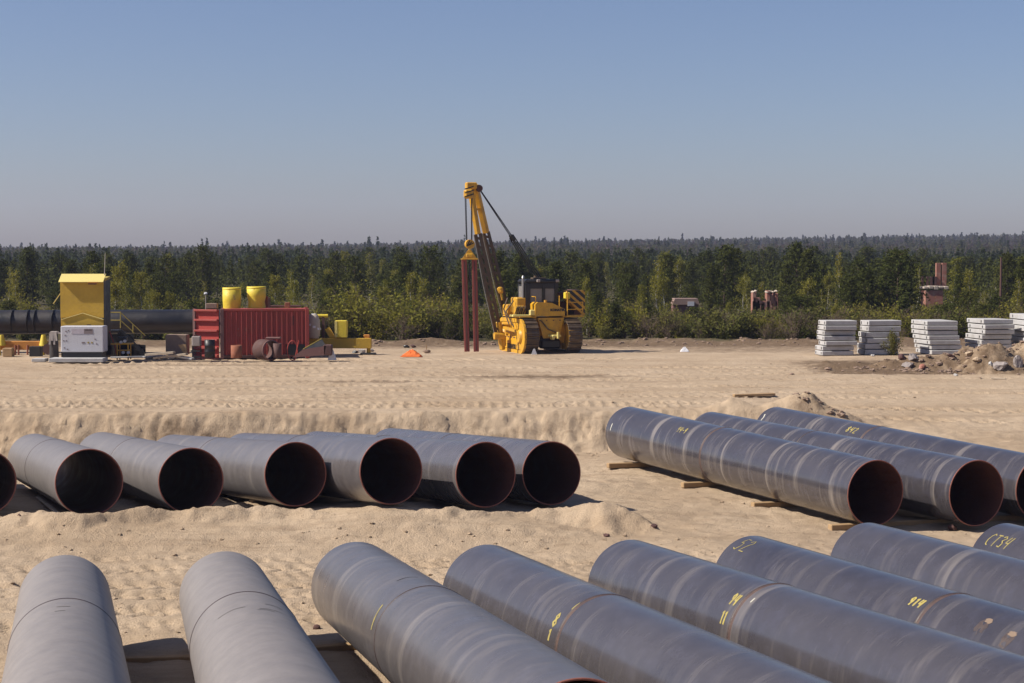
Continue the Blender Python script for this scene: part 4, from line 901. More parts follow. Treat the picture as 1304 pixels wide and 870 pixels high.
# pipe ring, rusty pieces in front
rg = thing('pipe_ring', (at(340, 441, 73.6).x, 73.4, 0), 'short length of wide rusty pipe lying open end out against the red container', 'pipe ring', R_(40))
r = 13.2 * 73.6 / FPX
mb = MB(); Mx = Matrix.Translation((0, 0, r)) @ Matrix.Rotation(math.pi / 2, 4, 'X'); mb.lathe([(r, -.42), (r, .38), (r - .03, .40), (r - .05, .38), (r - .05, -.42), (r, -.42)], 40, M=Mx); mb.build('shell', M['rust_dark'], rg)
mb = MB(); mb.lathe([(r + .004, .36), (r + .006, .405), (r - .05, .41)], 40, M=Mx); mb.build('rim', M['maroon'], rg)
mb = MB(); mb.box((.05, -.2, 2 * r + .06), (.62, .5, .07), bev=.02); tag(mb.build('flat_plate', M['maroon']), 'pinkish steel plate lying on top of the rusty pipe ring', 'plate').matrix_world = Matrix.Translation(rg.location) @ Matrix.Translation((.25, .3, 0))
drum(347, 358, 437.5, 456, 72.9, 'rust_dark', 'dark rusty stub standing right of the pipe ring', ribs=False, name='pipe_stub', cat='pipe stub')
lo_ = at(372, 444, 73.2); mb = MB(); pts = [Vector((lo_.x + .22 * math.cos(a), 73.3, .42 + .42 * math.sin(a))) for a in np.linspace(0, 2 * math.pi, 17)]; mb.tube(pts, .02, 6); mb.tube([Vector((lo_.x + .1, 73.25, 0)), Vector((lo_.x + .28, 73.25, .85))], .022, 6); tag(mb.build('wire_hoop', M['red_bright']), 'red wire hoop leaning at the right end of the container', 'hoop')
tg = thing('steel_trough', (at(396, 455, 73).x, 73.0, 0), 'dark maroon open steel trough in front of the yellow beam frame', 'trough')
ox = tg.location.x; s = 73 / FPX
def tp(px, py, y_): q = at(px, py, 73.0); return (q.x - ox, y_, q.z)
mb = MB(); mb.add([tp(372, 455.5, 0), tp(413, 452.5, 0), tp(415, 440.5, 0), tp(386, 445, 0)], [(0, 1, 2, 3)]); 
mb.add([tp(372, 455.5, .03), tp(413, 452.5, .03), tp(415, 440.5, .03), tp(386, 445, .03)], [(3, 2, 1, 0)]); mb.build('front_sheet', M['maroon'], tg)
mb = MB(); A_, B_, C_ = Vector(tp(386, 445, .05)), Vector(tp(408, 432.5, .5)), Vector(tp(415, 440.5, .05)); mb.add([A_, B_, C_], [(0, 1, 2)]); mb.add([A_ + Vector((0, .02, 0)), B_ + Vector((0, .02, 0)), C_ + Vector((0, .02, 0))], [(2, 1, 0)]); mb.build('shaded_opening', M['black'], tg)  # black sheet paints the shade inside the open top
mb = MB(); mb.beam(A_, B_, .04, .05); mb.build('lit_ridge', M['yellow_olive'], tg)  # olive strip paints in the sunlit ridge of the opening
mb = MB(); mb.box(Vector(tp(417, 446, .25)), (.35, .5, .45), bev=.03); mb.build('end_block', M['rust_dark'], tg)
# wrapped motor, yellow frame
YF = 77.5
yf = thing('beam_trailer', (at(434, 445, YF).x, YF, 0), 'low yellow steel beam frame carrying a yellow box right of the red container', 'trailer frame')
ox = yf.location.x
def fp(px, py, y_=0): q = at(px, py, YF); return Vector((q.x - ox, y_, q.z))
mb = MB(); mb.box((fp(394, 437) + fp(473, 437)) / 2, (fp(473, 437).x - fp(394, 437).x, .35, 13 * YF / FPX), bev=.02); mb.build('beam', M['yellow_dull'], yf)
mb = MB(); mb.beam(fp(416.5, 418), fp(425, 432), .22, .2, up=(0, 1, 0)); mb.build('strut', M['yellow_dull'], yf)
mb = MB(); mb.box((fp(427, 419) + fp(442.5, 419)) / 2, (fp(442.5, 0).x - fp(427, 0).x, .5, 22 * YF / FPX), bev=.03); tb = mb.build('tool_box', M['yellow_bright'], yf)
mb = MB(); q = fp(428.5, 419); mb.box(q + Vector((0, -.255, 0)), (.11, .012, 20 * YF / FPX)); mb.build('door_edge', M['yellow_pale'], tb)
mb = MB(); mb.box(fp(467, 430), (.28, .2, .28), bev=.03); mb.build('bracket', M['orange'], yf)
mb = MB(); mb.cyl(fp(469.5, 440), Vector((fp(469.5, 440).x, 0, .05)), .09, n=10); mb.build('jack', M['yellow_dull'], yf)
mb = MB(); mb.box(Vector((fp(469, 450).x, 0, .05)), (.7, .4, .09), bev=.02); mb.build('foot', M['black'], yf)
mb = MB(); q0, q1 = fp(403, 402.5, .2), fp(417, 402.5, .2); mb.cyl(q0, q1, .075, n=14); mb.build('roller', M['yellow_bright'], yf)
mb = MB(); q0 = fp(388.5, 401, .1); mb.cyl(q0, q0 + Vector((0, 0, -.25)), .1, n=12); mb.build('lamp', M['yellow_bright'], yf)
mb = MB(); mb.beam(fp(411, 403, .2), fp(411, 432, .2), .12, .12); mb.beam(fp(390, 403, .2), fp(390, 438, .2), .14, .14); mb.build('post', M['rust_dark'], yf)
wr = thing('wrapped_motor', (at(399.5, 430, 76.9).x, 76.9, zpx(431, 76.9)), 'bulky unit wrapped in beige sacking under a white cloth on the yellow beam frame', 'wrapped unit')
mb = MB(); H = zpx(400, 76.9) - zpx(431, 76.9); mb.lathe([(.20, 0), (.27, .1), (.30, H * .4), (.28, H * .75), (.18, H * .98), (.01, H)], 20); mb.build('sacking', M['sack'], wr)
mb = MB(); 
for k in range(9):
    a = k / 9 * 2 * math.pi; mb.beam((.08 * math.cos(a), .08 * math.sin(a), H + .01), (.31 * math.cos(a), .31 * math.sin(a), H * (.35 + .25 * ((k * 7) % 4) / 3)), .13, .03, up=(math.cos(a), math.sin(a), 0), bev=.01)
mb.build('cloth', M['cloth'], wr)
def cloth_heap(name, px0, px1, py0, py1, Yd, mat, label, cat, seed):
    a = at(px0, py1, Yd); b = at(px1, py0, Yd); r_ = np.random.default_rng(seed); n = 14; W, H = (b.x - a.x), (b.z - max(a.z, 0)); V = []; F = []
    for j in range(n):
        for i_ in range(n):
            u_, v_ = i_ / (n - 1) * 2 - 1, j / (n - 1) * 2 - 1; d = max(abs(u_), abs(v_)); V.append((a.x + W / 2 + u_ * W / 2 * (1 + .08 * r_.normal()), Yd + v_ * W * .35, .01 + H * (1 - d ** 1.4) * (.75 + .5 * r_.random()) + .02 * (d < .99)))
    F = [(j * n + i_, j * n + i_ + 1, (j + 1) * n + i_ + 1, (j + 1) * n + i_) for j in range(n - 1) for i_ in range(n - 1)]
    return tag(MB().add(V, F).build(name, M[mat]), label, cat)
cloth_heap('crumpled_cloth', 417.5, 428, 440, 452.5, 73.4, 'cloth', 'white rag heap on the sand beside the maroon trough', 'cloth', 1)
cloth_heap('orange_tarp', 512, 537, 443.5, 451, 76, 'orange_cloth', 'crumpled orange cloth on the sand between trailer frame and crane', 'cloth', 2)
cloth_heap('crumpled_sheet', 866.5, 877, 436.5, 442, 80, 'cloth', 'small white sheet lying on the brown ground right of the crane', 'sheet', 3)
for k, (px, py, s, m, lab) in enumerate(((452, 448, .22, 'black', 'small black lump on the sand below the yellow beam frame'), (458, 447, .2, 'rust_dark', 'small dark brown lump right of the black one'), (461, 447.5, .26, 'concrete', 'small grey block beside the trailer jack'), (518, 441, .25, 'black', 'dark stone behind the orange cloth, left one'), (526, 441, .25, 'rust_dark', 'dark stone behind the orange cloth, right one'), (543, 448, .3, 'plywood', 'low brown clod right of the orange cloth'), (473, 446, .2, 'rockm', 'grey stone right of the trailer jack'))):
    c = gnd(px, py + 2, 0); mb = MB(); mb.rock((c.x, c.y, s * .28), (s * 1.3, s, s * .8), 60 + k, 2); tag(mb.build('ground_lump', M[m]), lab, 'lump')
c = gnd(543, 449, 0); mb = MB(); mb.cyl((c.x, c.y, 0), (c.x, c.y, .34), .02, n=6); tag(mb.build('marker_peg', M['timber']), 'short wooden peg standing in the brown clod', 'peg')
c = gnd(683, 451, 0); mb = MB(); mb.prism([(-.13, 0), (.13, 0), (.03, .26), (-.03, .26)], -.1, .1); o = tag(mb.build('white_cone', M['white']), 'small white block on the sand between the crane tracks', 'block'); o.location = (c.x - .1, c.y - .3, 0)

# ---------------------------------------------------------------- concrete slab stacks
ORD = {1: 'bottom', 2: 'second from the bottom', 3: 'third from the bottom', 4: 'fourth from the bottom', 5: 'fifth from the bottom', 6: 'sixth from the bottom', 7: 'seventh from the bottom', 8: 'eighth from the bottom'}
SLABM = {}
def slab_mesh(L_, D_, T_):
    k = (L_, D_, T_)
    if k not in SLABM:
        mb = MB(); mb.box((0, 0, T_ / 2), (L_, D_, T_ - .032), bev=.02); o_ = mb.build('concrete_slab', M['concrete']); SLABM[k] = o_.data; bpy.data.objects.remove(o_)
        mb = MB(); mb.box((0, 0, 0), (.03, .10, T_ * .5)); o_ = mb.build('lifting_slot', M['black']); SLABM[k + (1,)] = o_.data; bpy.data.objects.remove(o_)
    return SLABM[k], SLABM[k + (1,)]
YK = 76.6
def stack(px0, px1, n, py_top, rot, name, shifts, depth=2.6, Yd=YK, wide=()):
    a = at(px0, 440, Yd); b = at(px1, 440, Yd); W = (b.x - a.x); top = zpx(py_top, Yd + .3); T_ = top / n
    for k in range(n):
        dx, da = shifts[k % len(shifts)]
        Lk = W + (wide[k] if k < len(wide) else 0)
        me1, me2 = slab_mesh(round(W, 2), depth, round(T_, 3))
        o = link('concrete_slab', me1); o.location = ((a.x + b.x) / 2 + dx, Yd + depth / 2 + random.uniform(-.10, .10), k * T_ + .01); o.rotation_euler = (random.uniform(-.006, .006), random.uniform(-.006, .006), R_(rot) + R_(da))
        pos = 'topmost' if k == n - 1 else ORD[k + 1]
        tag(o, '%s concrete slab of the %s stack' % (pos, name), 'slab', 'concrete slabs stacked at the right')
        for yy in (-depth * .36, depth * .36):
            s_o = link('lifting_slot', me2, o); s_o.location = (-round(W, 2) / 2 + .013, yy, T_ / 2)
random.seed(3)
stack(1047, 1088.5, 7, 408, 8, 'leftmost', [(-.10, 0), (-.08, .5), (.05, 0), (-.02, -.6), (0, 0), (.02, .5), (.05, 0)], 1.05)
stack(1100, 1143.5, 6, 408, 8, 'second, shrub-fronted', [(-.05, 0), (-.05, .5), (.05, 0), (.02, 0), (.1, 0), (.12, .5)], 1.1, 77.2)
stack(1178, 1219, 7, 408.5, 8, 'third, leaning', [(.12, 0), (.10, 1), (.04, 0), (0, .5), (-.05, 0), (-.08, 0), (-.06, 0)], 1.95, 77.5)
stack(1245.5, 1285.5, 7, 406.5, 8, 'fourth, partly hidden by soil,', [(-.05, 0), (.02, .5), (.0, 0), (.03, -.6), (.12, 0), (.1, .5), (.08, 0)], 1.9, 77.5)
stack(1313, 1354, 7, 401.5, 2, 'rightmost', [(.08, 0), (0, .5), (-.05, 0), (.03, 0), (-.08, 0), (.02, .5), (.0, 0)], 3.2, 76.5)
# rocks and rubble on the spoil
RK = [((1276, 474), (.62, .5, .60), 'rockm', 'pinkish grey boulder at the foot of the brown spoil heap'), ((1297, 468), (.40, .4, .55), 'rockm', 'leaning grey stone on the spoil heap by the right edge'), ((1262, 467), (.22, .2, .2), 'concrete', 'small pale stone left of the boulder'), ((1163, 461), (.5, .5, .42), 'rockm', 'grey broken lump at the left end of the spoil'), ((1157, 470), (.5, .4, .32), 'rockm', 'brown grey lump below the broken lumps left of the spoil'), ((1175, 472), (.34, .35, .3), 'brick', 'reddish brick lump at the left end of the spoil'), ((1150, 458), (.36, .4, .26), 'rust_dark', 'dark lump behind the grey broken lump'), ((1218, 479), (.2, .2, .12), 'concrete', 'small whitish stone in front of the spoil heap'), ((1212, 456), (.3, .3, .22), 'rust_dark', 'dark clod on the low part of the spoil'), ((1236, 455), (.4, .35, .3), 'sand', 'sandy clod on the middle of the spoil heap'), ((1112, 454), (.2, .2, .13), 'concrete', 'small white stone at the foot of the second slab stack'), ((1245, 462), (.35, .3, .25), 'sand', 'round sandy clod below the top of the spoil heap'), ((1196, 466), (.3, .3, .18), 'plywood', 'brown clod on the left slope of the spoil heap')]
for k, ((px, py), sz, m, lab) in enumerate(RK):
    c = hit(px, py, 55); mb = MB(); mb.rock((c.x, c.y + sz[1] * .3, c.z + sz[2] * .36), sz, 80 + k, 2, .5)
    tag(mb.build('rock', M[m]), lab, 'rock')
a, b = gnd(1262, 477, 0), gnd(1281, 477.5, 0); timber((a.x, a.y, gz(a.x, a.y) + .05), (b.x, b.y, gz(b.x, b.y) + .05), .1, .04, 'pale lath on the ground below the boulder', name='lath', mat='board', cat='lath')
def clods(name, pts, smin, smax, mat, seed):
    r = np.random.default_rng(seed); V0, F0 = ICO[1]; F0 = np.array(F0); VV = []; FF = []
    zz_ = ground_z(np.array([p[0] for p in pts]), np.array([p[1] for p in pts]))
    for k, (x, y) in enumerate(pts):
        s = smin + (smax - smin) * r.random() ** 3; P = V0 * (1 + .22 * r.normal(size=(len(V0), 1))) * s * np.array([1.1, 1, .5]) + np.array([x, y, zz_[k] + s * .25])
        FF.append(F0 + len(VV) * len(V0)); VV.append(P)
    mb = bpy.data.meshes.new(name); mb.from_pydata(np.concatenate(VV).tolist(), [], np.concatenate(FF).tolist()); mb.materials.append(M[mat]); return tag(link(name, mb), kind='stuff')
r = np.random.default_rng(11)
P1 = [(r.uniform(-13, 4), 35.3 - abs(r.normal()) * .9 + .3) for _ in range(150)] + [(r.uniform(-16, 9), 51.2 + r.normal() * .5) for _ in range(380)] + [(r.uniform(-14, 14), r.uniform(27, 34)) for _ in range(260)] + [(r.uniform(3, 16), r.uniform(31, 47)) for _ in range(160)] + [(r.uniform(-22, 22), r.uniform(54, 74)) for _ in range(300)]
clods('sand_clods', P1, .008, .045, 'sand', 5)
P2 = [(r.normal() * 2.2 + 17.5, 68.6 + r.normal() * 1.1) for _ in range(420)] + [(r.uniform(8, 30), 87 + r.normal() * 1.2) for _ in range(200)] + [(r.uniform(-12, 8), 87 + r.normal() * 1.2) for _ in range(200)]
P2 += [(r.normal() * .5 + 9.5, 52.4 + r.normal() * .4) for _ in range(60)]
clods('soil_clods', P2, .02, .12, 'plywood', 6)
for px, py, s, lab in ((403, 802, .10, 'dark pebble on the sand between the second and third front pipes'), (25, 659, .08, 'dark pebble below the shadow at the left end of the ridge'), (772, 684, .10, 'dark clod on the right slope of the sand ridge'), (833, 672, .10, 'small dark clod at the tip of the ridge shadow'), (1213, 675, .16, 'brown clod on the sand between the glossy and front pipes')):
    c = hit(px, py); mb = MB(); mb.rock((c.x, c.y, c.z + s * .3), (s * 1.5, s * 1.2, s * 1.1), int(px), 2); tag(mb.build('pebble', M['rust_dark']), lab, 'pebble')

# ---------------------------------------------------------------- ruins in the scrub
def ruin(name, px0, px1, py0, py1, Yd, label, chim=()):
    a = at(px0, py1, Yd); b = at(px1, py0, Yd); t = thing(name, ((a.x + b.x) / 2, Yd, gz(a.x, Yd)), label, 'ruin'); oz = t.location.z; W = b.x - a.x
    return t, a, b, oz, W
t, a, b, oz, W = ruin('brick_ruin', 957, 990, 371, 390, 112, 'small roofless brick ruin with an empty doorway showing over the bushes')
Hh = b.z - oz
for x_, w_, h_ in ((-.42, .15, .98), (-.27, .10, .74), (-.10, .16, .66), (.12, .14, 1.02), (.29, .06, .97), (.44, .12, .95)):
    mb = MB(); mb.box((x_ * W, 0, Hh * h_ / 2), (w_ * W, .8, Hh * h_), bev=.03); mb.build('wall', M['brick'], t)
for k, q_ in enumerate((-.45, -.36, .08, .18, .30, .44)): MB().rock((q_ * W, -.05, Hh - .05 + .05 * (k % 2)), (.17 * W, .9, .20), 300 + k, 1, .6).build('top_stone', M['mortar'], t)
mb = MB(); mb.box((-.02 * W, -.25, Hh * .36), (W * .98, .3, Hh * .72), bev=.02); mb.box((.32 * W, -.1, Hh * .46), (W * .34, .5, Hh * .92), bev=.02); mb.box((-.32 * W, -.2, Hh * .41), (W * .26, .4, Hh * .82), bev=.02); mb.build('front_wall', M['brick'], t)
for x_, z_, w_, h_ in ((.26, .76, .11, .26), (-.17, .68, .12, .09), (-.34, .74, .07, .12)):
    mb = MB(); mb.box((x_ * W, -.42, Hh * z_), (w_ * W, .03, Hh * h_)); mb.build('opening', M['rust_dark'], t)
t, a, b, oz, W = ruin('chimney_ruin', 1173, 1207, 363, 386, 118, 'brick ruin with two tall red chimneys standing among the trees')
Hh = zpx(362, 118) - oz
mb = MB(); mb.box((-.10 * W, 0, Hh * .42), (W * .66, 1.4, Hh * .84), bev=.02); mb.build('wall', M['brick'], t)
for k in range(5): MB().box(((-.42 + .19 * k) * W, -.05, Hh * .91 + .03 * (k % 2)), (W * .17, 1.5, .16 + .05 * (k % 3)), bev=.03).build('top_stone', M['mortar'], t)
for px, pt in ((1195.5, 341.5), (1203, 341.5)):
    q = at(px, pt, 118); mb = MB(); mb.box((q.x - t.location.x, .2, (Hh + q.z - oz) / 2 + .1), (.30, .3, q.z - oz - Hh + .5), bev=.01); mb.build('chimney', M['brick'], t)
for px in (1174.5, 1181, 1187, 1190):
    q = at(px, 356, 118); mb = MB(); mb.box((q.x - t.location.x, 0, (Hh + q.z - oz) / 2 + .05), (.14 if px < 1186 else .28, .15, q.z - oz - Hh + .3)); mb.build('window_post', M['rust_dark'], t)
t, a, b, oz, W = ruin('low_shed', 856, 888, 380, 391, 110, 'low brown roofed shed with a white patch behind the bushes')
Hh = zpx(380, 110) - oz; mb = MB(); mb.box((0, 0, Hh * .45), (W, 1.5, Hh * .9)); mb.build('wall', M['maroon'], t)
mb = MB(); mb.prism([(-W * .53, Hh * .78), (W * .53, Hh * .80), (W * .46, Hh), (-W * .45, Hh)], -.9, .9); mb.build('roof', M['slate'], t)
mb = MB(); q = at(880, 387, 109); mb.box((q.x - t.location.x, -.92, q.z - oz), (.42, .03, .28)); mb.build('sheet_patch', M['white'], t)
q = at(1275, 328, 120); mb = MB(); mb.cyl((q.x, 120, gz(q.x, 120)), (q.x, 120, q.z), .10, .06, n=10); tag(mb.build('utility_pole', M['rust_dark']), 'dark wooden pole among the trees above the rightmost stacks', 'pole')
q = at(262, 374, 92); wl = thing('pole_lamp', (q.x, 92, gz(q.x, 92)), 'small white lamp on a thin pole left of the yellow cylinders', 'lamp'); mb = MB(); mb.cyl((0, 0, 0), (0, 0, q.z - wl.location.z), .03, n=6); mb.build('pole', M['steel_grey'], wl); mb = MB(); mb.rock((0, 0, q.z - wl.location.z), (.20, .16, .16), 2, 2, .1); mb.build('lamp_head', M['white'], wl)

# ---------------------------------------------------------------- trees
def quads(cen, size, r, asp=.6, flat=0.0):
    n = len(cen); a = r.normal(size=(n, 3)); a[:, 2] *= 1 - flat; a /= np.linalg.norm(a, axis=1)[:, None]
    b = np.cross(a, r.normal(size=(n, 3))); b /= np.linalg.norm(b, axis=1)[:, None]
    s = np.asarray(size).reshape(-1, 1) * (.7 + .6 * r.random((n, 1))); a = a * s; b = b * s * asp
    return np.stack([cen - a, cen - b * .8, cen + a, cen + b], 1).reshape(-1, 3)
def leaf_mesh(name, V, mat):
    n = len(V) // 4; me_ = bpy.data.meshes.new(name); me_.vertices.add(4 * n); me_.vertices.foreach_set('co', V.astype(np.float32).ravel())
    me_.loops.add(4 * n); me_.polygons.add(n); me_.loops.foreach_set('vertex_index', np.arange(4 * n, dtype=np.int32)); me_.polygons.foreach_set('loop_start', np.arange(n, dtype=np.int32) * 4); me_.update(calc_edges=True); me_.materials.append(mat); return me_
def mesh_of(mb, name, mat): o_ = mb.build(name, mat); m_ = o_.data; bpy.data.objects.remove(o_); return m_
def pine_variant(seed, h=5.0, wide=1.25, low=.10, pw=.6):
    r = np.random.default_rng(seed); mb = MB(); bend = r.normal(size=2) * .12
    tp_ = lambda z: Vector((bend[0] * (z / h) ** 2, bend[1] * (z / h) ** 2, z))
    mb.tube([tp_(z) for z in np.linspace(0, h * .97, 6)], list(np.linspace(.085, .015, 6)), 6)
    C = []; S = []; z = h * low
    while z < h * .99:
        u = (z - h * low) / (h * (1 - low)); L_ = wide * ((1 - u) ** pw) * (1 if u > .12 else .7 + 2.5 * u) * (.6 + .7 * r.random()) + .12
        nb = 5 + r.integers(0, 3); a0 = r.random() * 6.28
        for k in range(nb):
            if r.random() < .12: continue
            a = a0 + 6.28 * k / nb + r.normal() * .2; lk = L_ * (.65 + .5 * r.random()); up = .18 + .35 * u
            p0 = tp_(z); tip = p0 + Vector((math.cos(a) * lk, math.sin(a) * lk, lk * up))
            if lk > .4: mb.cyl(p0, p0.lerp(tip, .8), .018, .006, 3, False)
            nt_ = int(3 + lk * 5)
            for j in range(nt_):
                t_ = .30 + .70 * (j + r.random()) / nt_; c = p0.lerp(tip, t_); m_ = 5
                C.append(np.array(c) + r.normal(size=(m_, 3)) * .085 * (1 + .4 * lk)); S.append(np.full(m_, .115))
        z += .24 + .10 * r.random()
    C.append(np.array(tp_(h)) + r.normal(size=(8, 3)) * np.array([.04, .04, .16])); S.append(np.full(8, .10))
    return mesh_of(mb, 'trunk', M['bark']), leaf_mesh('crown', quads(np.concatenate(C), np.concatenate(S), r, .38), M['pine'])
def birch_variant(seed, h=4.5, wide=.9, n=1500, leaf=.062):
    r = np.random.default_rng(seed); mb = MB(); P = [Vector((0, 0, 0))]
    for k in range(6): P.append(P[-1] + Vector((r.normal() * .07, r.normal() * .07, h / 6.3)))
    mb.tube(P, list(np.linspace(.05, .010, 7)), 6); C = []
    tip_of = []
    for k in range(34):
        t_ = .12 + .86 * r.random() ** .8; i_ = min(5, int(t_ * 6)); p0 = P[i_].lerp(P[i_ + 1], t_ * 6 - i_); a = r.random() * 6.28; lk = wide * (1.15 - t_) * (.5 + .7 * r.random()) + .15
        tip = p0 + Vector((math.cos(a) * lk * .8, math.sin(a) * lk * .8, lk * .75)); mb.cyl(p0, tip, .012, .004, 3, False)
        m_ = int(n / 34 * (.5 + r.random())); tt = .25 + .75 * r.random(m_)
        C.append(np.array(p0) + np.outer(tt, np.array(tip - p0)) + r.normal(size=(m_, 3)) * .13)
    C = np.concatenate(C); return mesh_of(mb, 'trunk', M['birch_bark']), leaf_mesh('crown', quads(C, np.full(len(C), leaf), r, .7), M['birch'])
def bush_variant(seed, h=1.6, leafm='bush', n=1000, bare=False):
    r = np.random.default_rng(seed); mb = MB(); C = []
    for k in range(11 if not bare else 26):
        a = r.random() * 6.28; sp_ = r.random() * .75 * h; hh = h * (.55 + .5 * r.random()) * (1 - .25 * sp_ / h); p = Vector((math.cos(a) * .1, math.sin(a) * .1, 0)); q = Vector((math.cos(a) * sp_ * .45, math.sin(a) * sp_ * .45, hh * .55)); e = Vector((math.cos(a) * sp_ + r.normal() * .1, math.sin(a) * sp_ + r.normal() * .1, hh))
        mb.tube([p, q, e], [.02, .013, .005], 3)
        for j in range(4 if not bare else 7):
            t_ = .3 + .7 * r.random(); s0 = q.lerp(e, t_); mb.cyl(s0, s0 + Vector((r.normal() * .2, r.normal() * .2, .12 + .3 * r.random())), .007, .003, 3, False)
        m_ = int(n / 11 * (.6 + .8 * r.random())) if not bare else int(n / 26); tt = r.random(m_); pts = np.array(p) * (1 - tt)[:, None] ** 2 + np.array(q) * (2 * tt * (1 - tt))[:, None] + np.array(e) * (tt ** 2)[:, None]
        C.append(pts * [1, 1, 1] + r.normal(size=(m_, 3)) * .17)
    C = np.concatenate(C); C[:, 2] = np.abs(C[:, 2]); return mesh_of(mb, 'stem', M['twig']), leaf_mesh('foliage', quads(C, np.full(len(C), .065), r, .65), M[leafm])
PINE = [pine_variant(s, 5.0, w_, l_, p_) for s, w_, l_, p_ in ((1, 1.1, .08, .7), (2, 1.35, .12, .5), (3, 1.0, .15, .45), (4, 1.5, .10, .6), (5, 1.2, .06, .8), (6, 1.6, .22, .40), (7, .9, .1, .6), (8, 1.3, .28, .38), (9, 1.45, .15, .5))]
BIRCH = [birch_variant(s, 4.5, w_, n_) for s, w_, n_ in ((21, .8, 1300), (22, 1.1, 1700), (23, .7, 900), (24, 1.3, 1900), (25, .9, 1300))]
BUSH = [bush_variant(s, 1.6, 'bush', n_) for s, n_ in ((31, 1300), (32, 900), (33, 1600), (34, 1100))]
LBUSH = [bush_variant(s, 1.9, 'birch', n_) for s, n_ in ((41, 1300), (42, 1700), (43, 1000))]
BARE = [bush_variant(s, 1.5, 'bush', 120, True) for s in (51, 52, 53)]
def zone(px):
    for lim, t_ in ((72, 'left of the yellow shelter'), (250, 'between the yellow shelter and the red container'), (400, 'behind the red container'), (590, 'between the red container and the crane'), (760, 'behind the crane'), (955, 'between the crane and the brick ruin'), (1170, 'between the brick ruin and the chimney ruin')):
        if px < lim: return t_
    return 'right of the chimney ruin'
def plant(kind, variants, names, x, y, h, hb, cat, lab, wide=1.0):
    tr_, cr = variants[random.randrange(len(variants))]; s = h / hb
    t = link(kind, None); t.location = (x, y, gz(x, y) - .03); t.rotation_euler = (0, 0, random.uniform(0, 6.28)); t.scale = (s * wide, s * wide, s); t.empty_display_size = .2
    px = CX + x / y * FPX; z_ = ('at the sand edge ' if y < 98 else 'in the forest front ' if y < 125 else 'inside the forest ') + zone(px); tag(t, lab + ' ' + z_, cat, (cat + 'es ' if cat.endswith('h') and 'birch' not in cat else cat + 's ') + z_)
    link(names[0], tr_, t); link(names[1], cr, t); return t
CLEAR = [(952, 994, 389, 112), (1169, 1210, 381, 118), (853, 891, 391, 110), (1268, 1282, 358, 120)]      # lines of sight kept open to the ruins
def ok(x, y, h, wd):
    px = CX + x / y * FPX; hw_ = wd / y * FPX; pt = HOR + (CAMH - h) / y * FPX
    for a, b, bot, Yd in CLEAR:
        if px + hw_ > a and px - hw_ < b and y < Yd + 1 and pt < bot: return False
    return True
random.seed(12)
def top_h(py, y, x): return CAMH - (py - HOR) / FPX * y - gz(x, y)
# trees one can single out in the photograph: (kind, column, row of the top, distance)
SPECIAL = [('b', 150, 330, 101), ('b', 163, 352, 97), ('b', 176, 340, 104), ('b', 190, 348, 100), ('b', 200, 366, 96), ('b', 118, 330, 106), ('b', 215, 372, 97), ('b', 352, 345, 112), ('b', 366, 340, 110), ('b', 375, 352, 106),
    ('l', 436, 368, 94), ('l', 452, 357, 93), ('l', 470, 372, 95), ('b', 455, 360, 99), ('b', 522, 344, 101), ('l', 530, 362, 93), ('b', 541, 352, 103), ('l', 515, 372, 92), ('l', 556, 372, 95), ('l', 576, 385, 94), ('b', 500, 372, 98), ('l', 486, 390, 92), ('p', 418, 350, 108), ('p', 575, 398, 92), ('p', 590, 402, 91), ('p', 570, 412, 90.5),
    ('p', 760, 372, 95), ('l', 772, 388, 92), ('p', 786, 392, 93), ('b', 748, 366, 96), ('b', 838, 328, 108), ('b', 846, 345, 104), ('b', 820, 360, 104), ('p', 800, 352, 108), ('p', 922, 314, 122), ('p', 936, 318, 126), ('p', 905, 340, 118), ('b', 946, 346, 116), ('l', 936, 396, 95), ('l', 962, 396, 94), ('l', 978, 398, 94), ('l', 992, 400, 95),
    ('p', 1014, 309, 124), ('p', 1028, 318, 122), ('p', 1001, 336, 120), ('p', 1040, 345, 112), ('b', 1043, 366, 103), ('l', 1036, 392, 94), ('b', 1062, 385, 96), ('p', 1078, 352, 108), ('p', 1098, 345, 110), ('l', 1090, 390, 98), ('b', 1120, 366, 104), ('b', 1150, 358, 108), ('b', 1166, 334, 122), ('b', 1212, 326, 124), ('p', 1222, 350, 112), ('p', 1232, 372, 102), ('b', 1252, 366, 108), ('b', 1296, 352, 106), ('p', 1302, 330, 118), ('b', 1140, 388, 98), ('l', 1115, 398, 96), ('l', 1160, 400, 98), ('l', 1215, 398, 98), ('p', 1245, 385, 99), ('l', 1290, 392, 98)]
SPECIAL += [('d', px, py, y) for px, py, y in ((952, 392, 106), (960, 391, 104), (969, 390, 107), (978, 391, 105), (987, 392, 106), (996, 388, 107), (1168, 386, 110), (1176, 384, 112), (1185, 383, 113), (1193, 385, 111), (1202, 384, 112), (1210, 380, 114), (850, 392, 104), (860, 393, 103), (871, 392, 105), (880, 394, 103), (889, 391, 105), (898, 388, 105), (1260, 378, 108), (1286, 380, 108))]
for kd, px, py, y in SPECIAL:
    x = at(px, 400, y).x; h = top_h(py, y, x)
    if kd == 'p': plant('pine_tree', PINE, ('trunk', 'crown'), x, y, h, 5.0, 'pine tree', 'dark green pine', 1.0 if h > 3 else 1.25)
    elif kd == 'b': plant('birch_tree', BIRCH, ('trunk', 'crown'), x, y, h, 4.6, 'birch tree', 'slender yellow green birch', 1.0)
    elif kd == 'd': plant('green_bush', BUSH, ('stem', 'foliage'), x, y, h, 1.7, 'bush', 'low olive green bush', 1.0)
    else: plant('leafy_bush', LBUSH, ('stem', 'foliage'), x, y, h, 2.0, 'leafy bush', 'pale green leafy bush', 1.1)
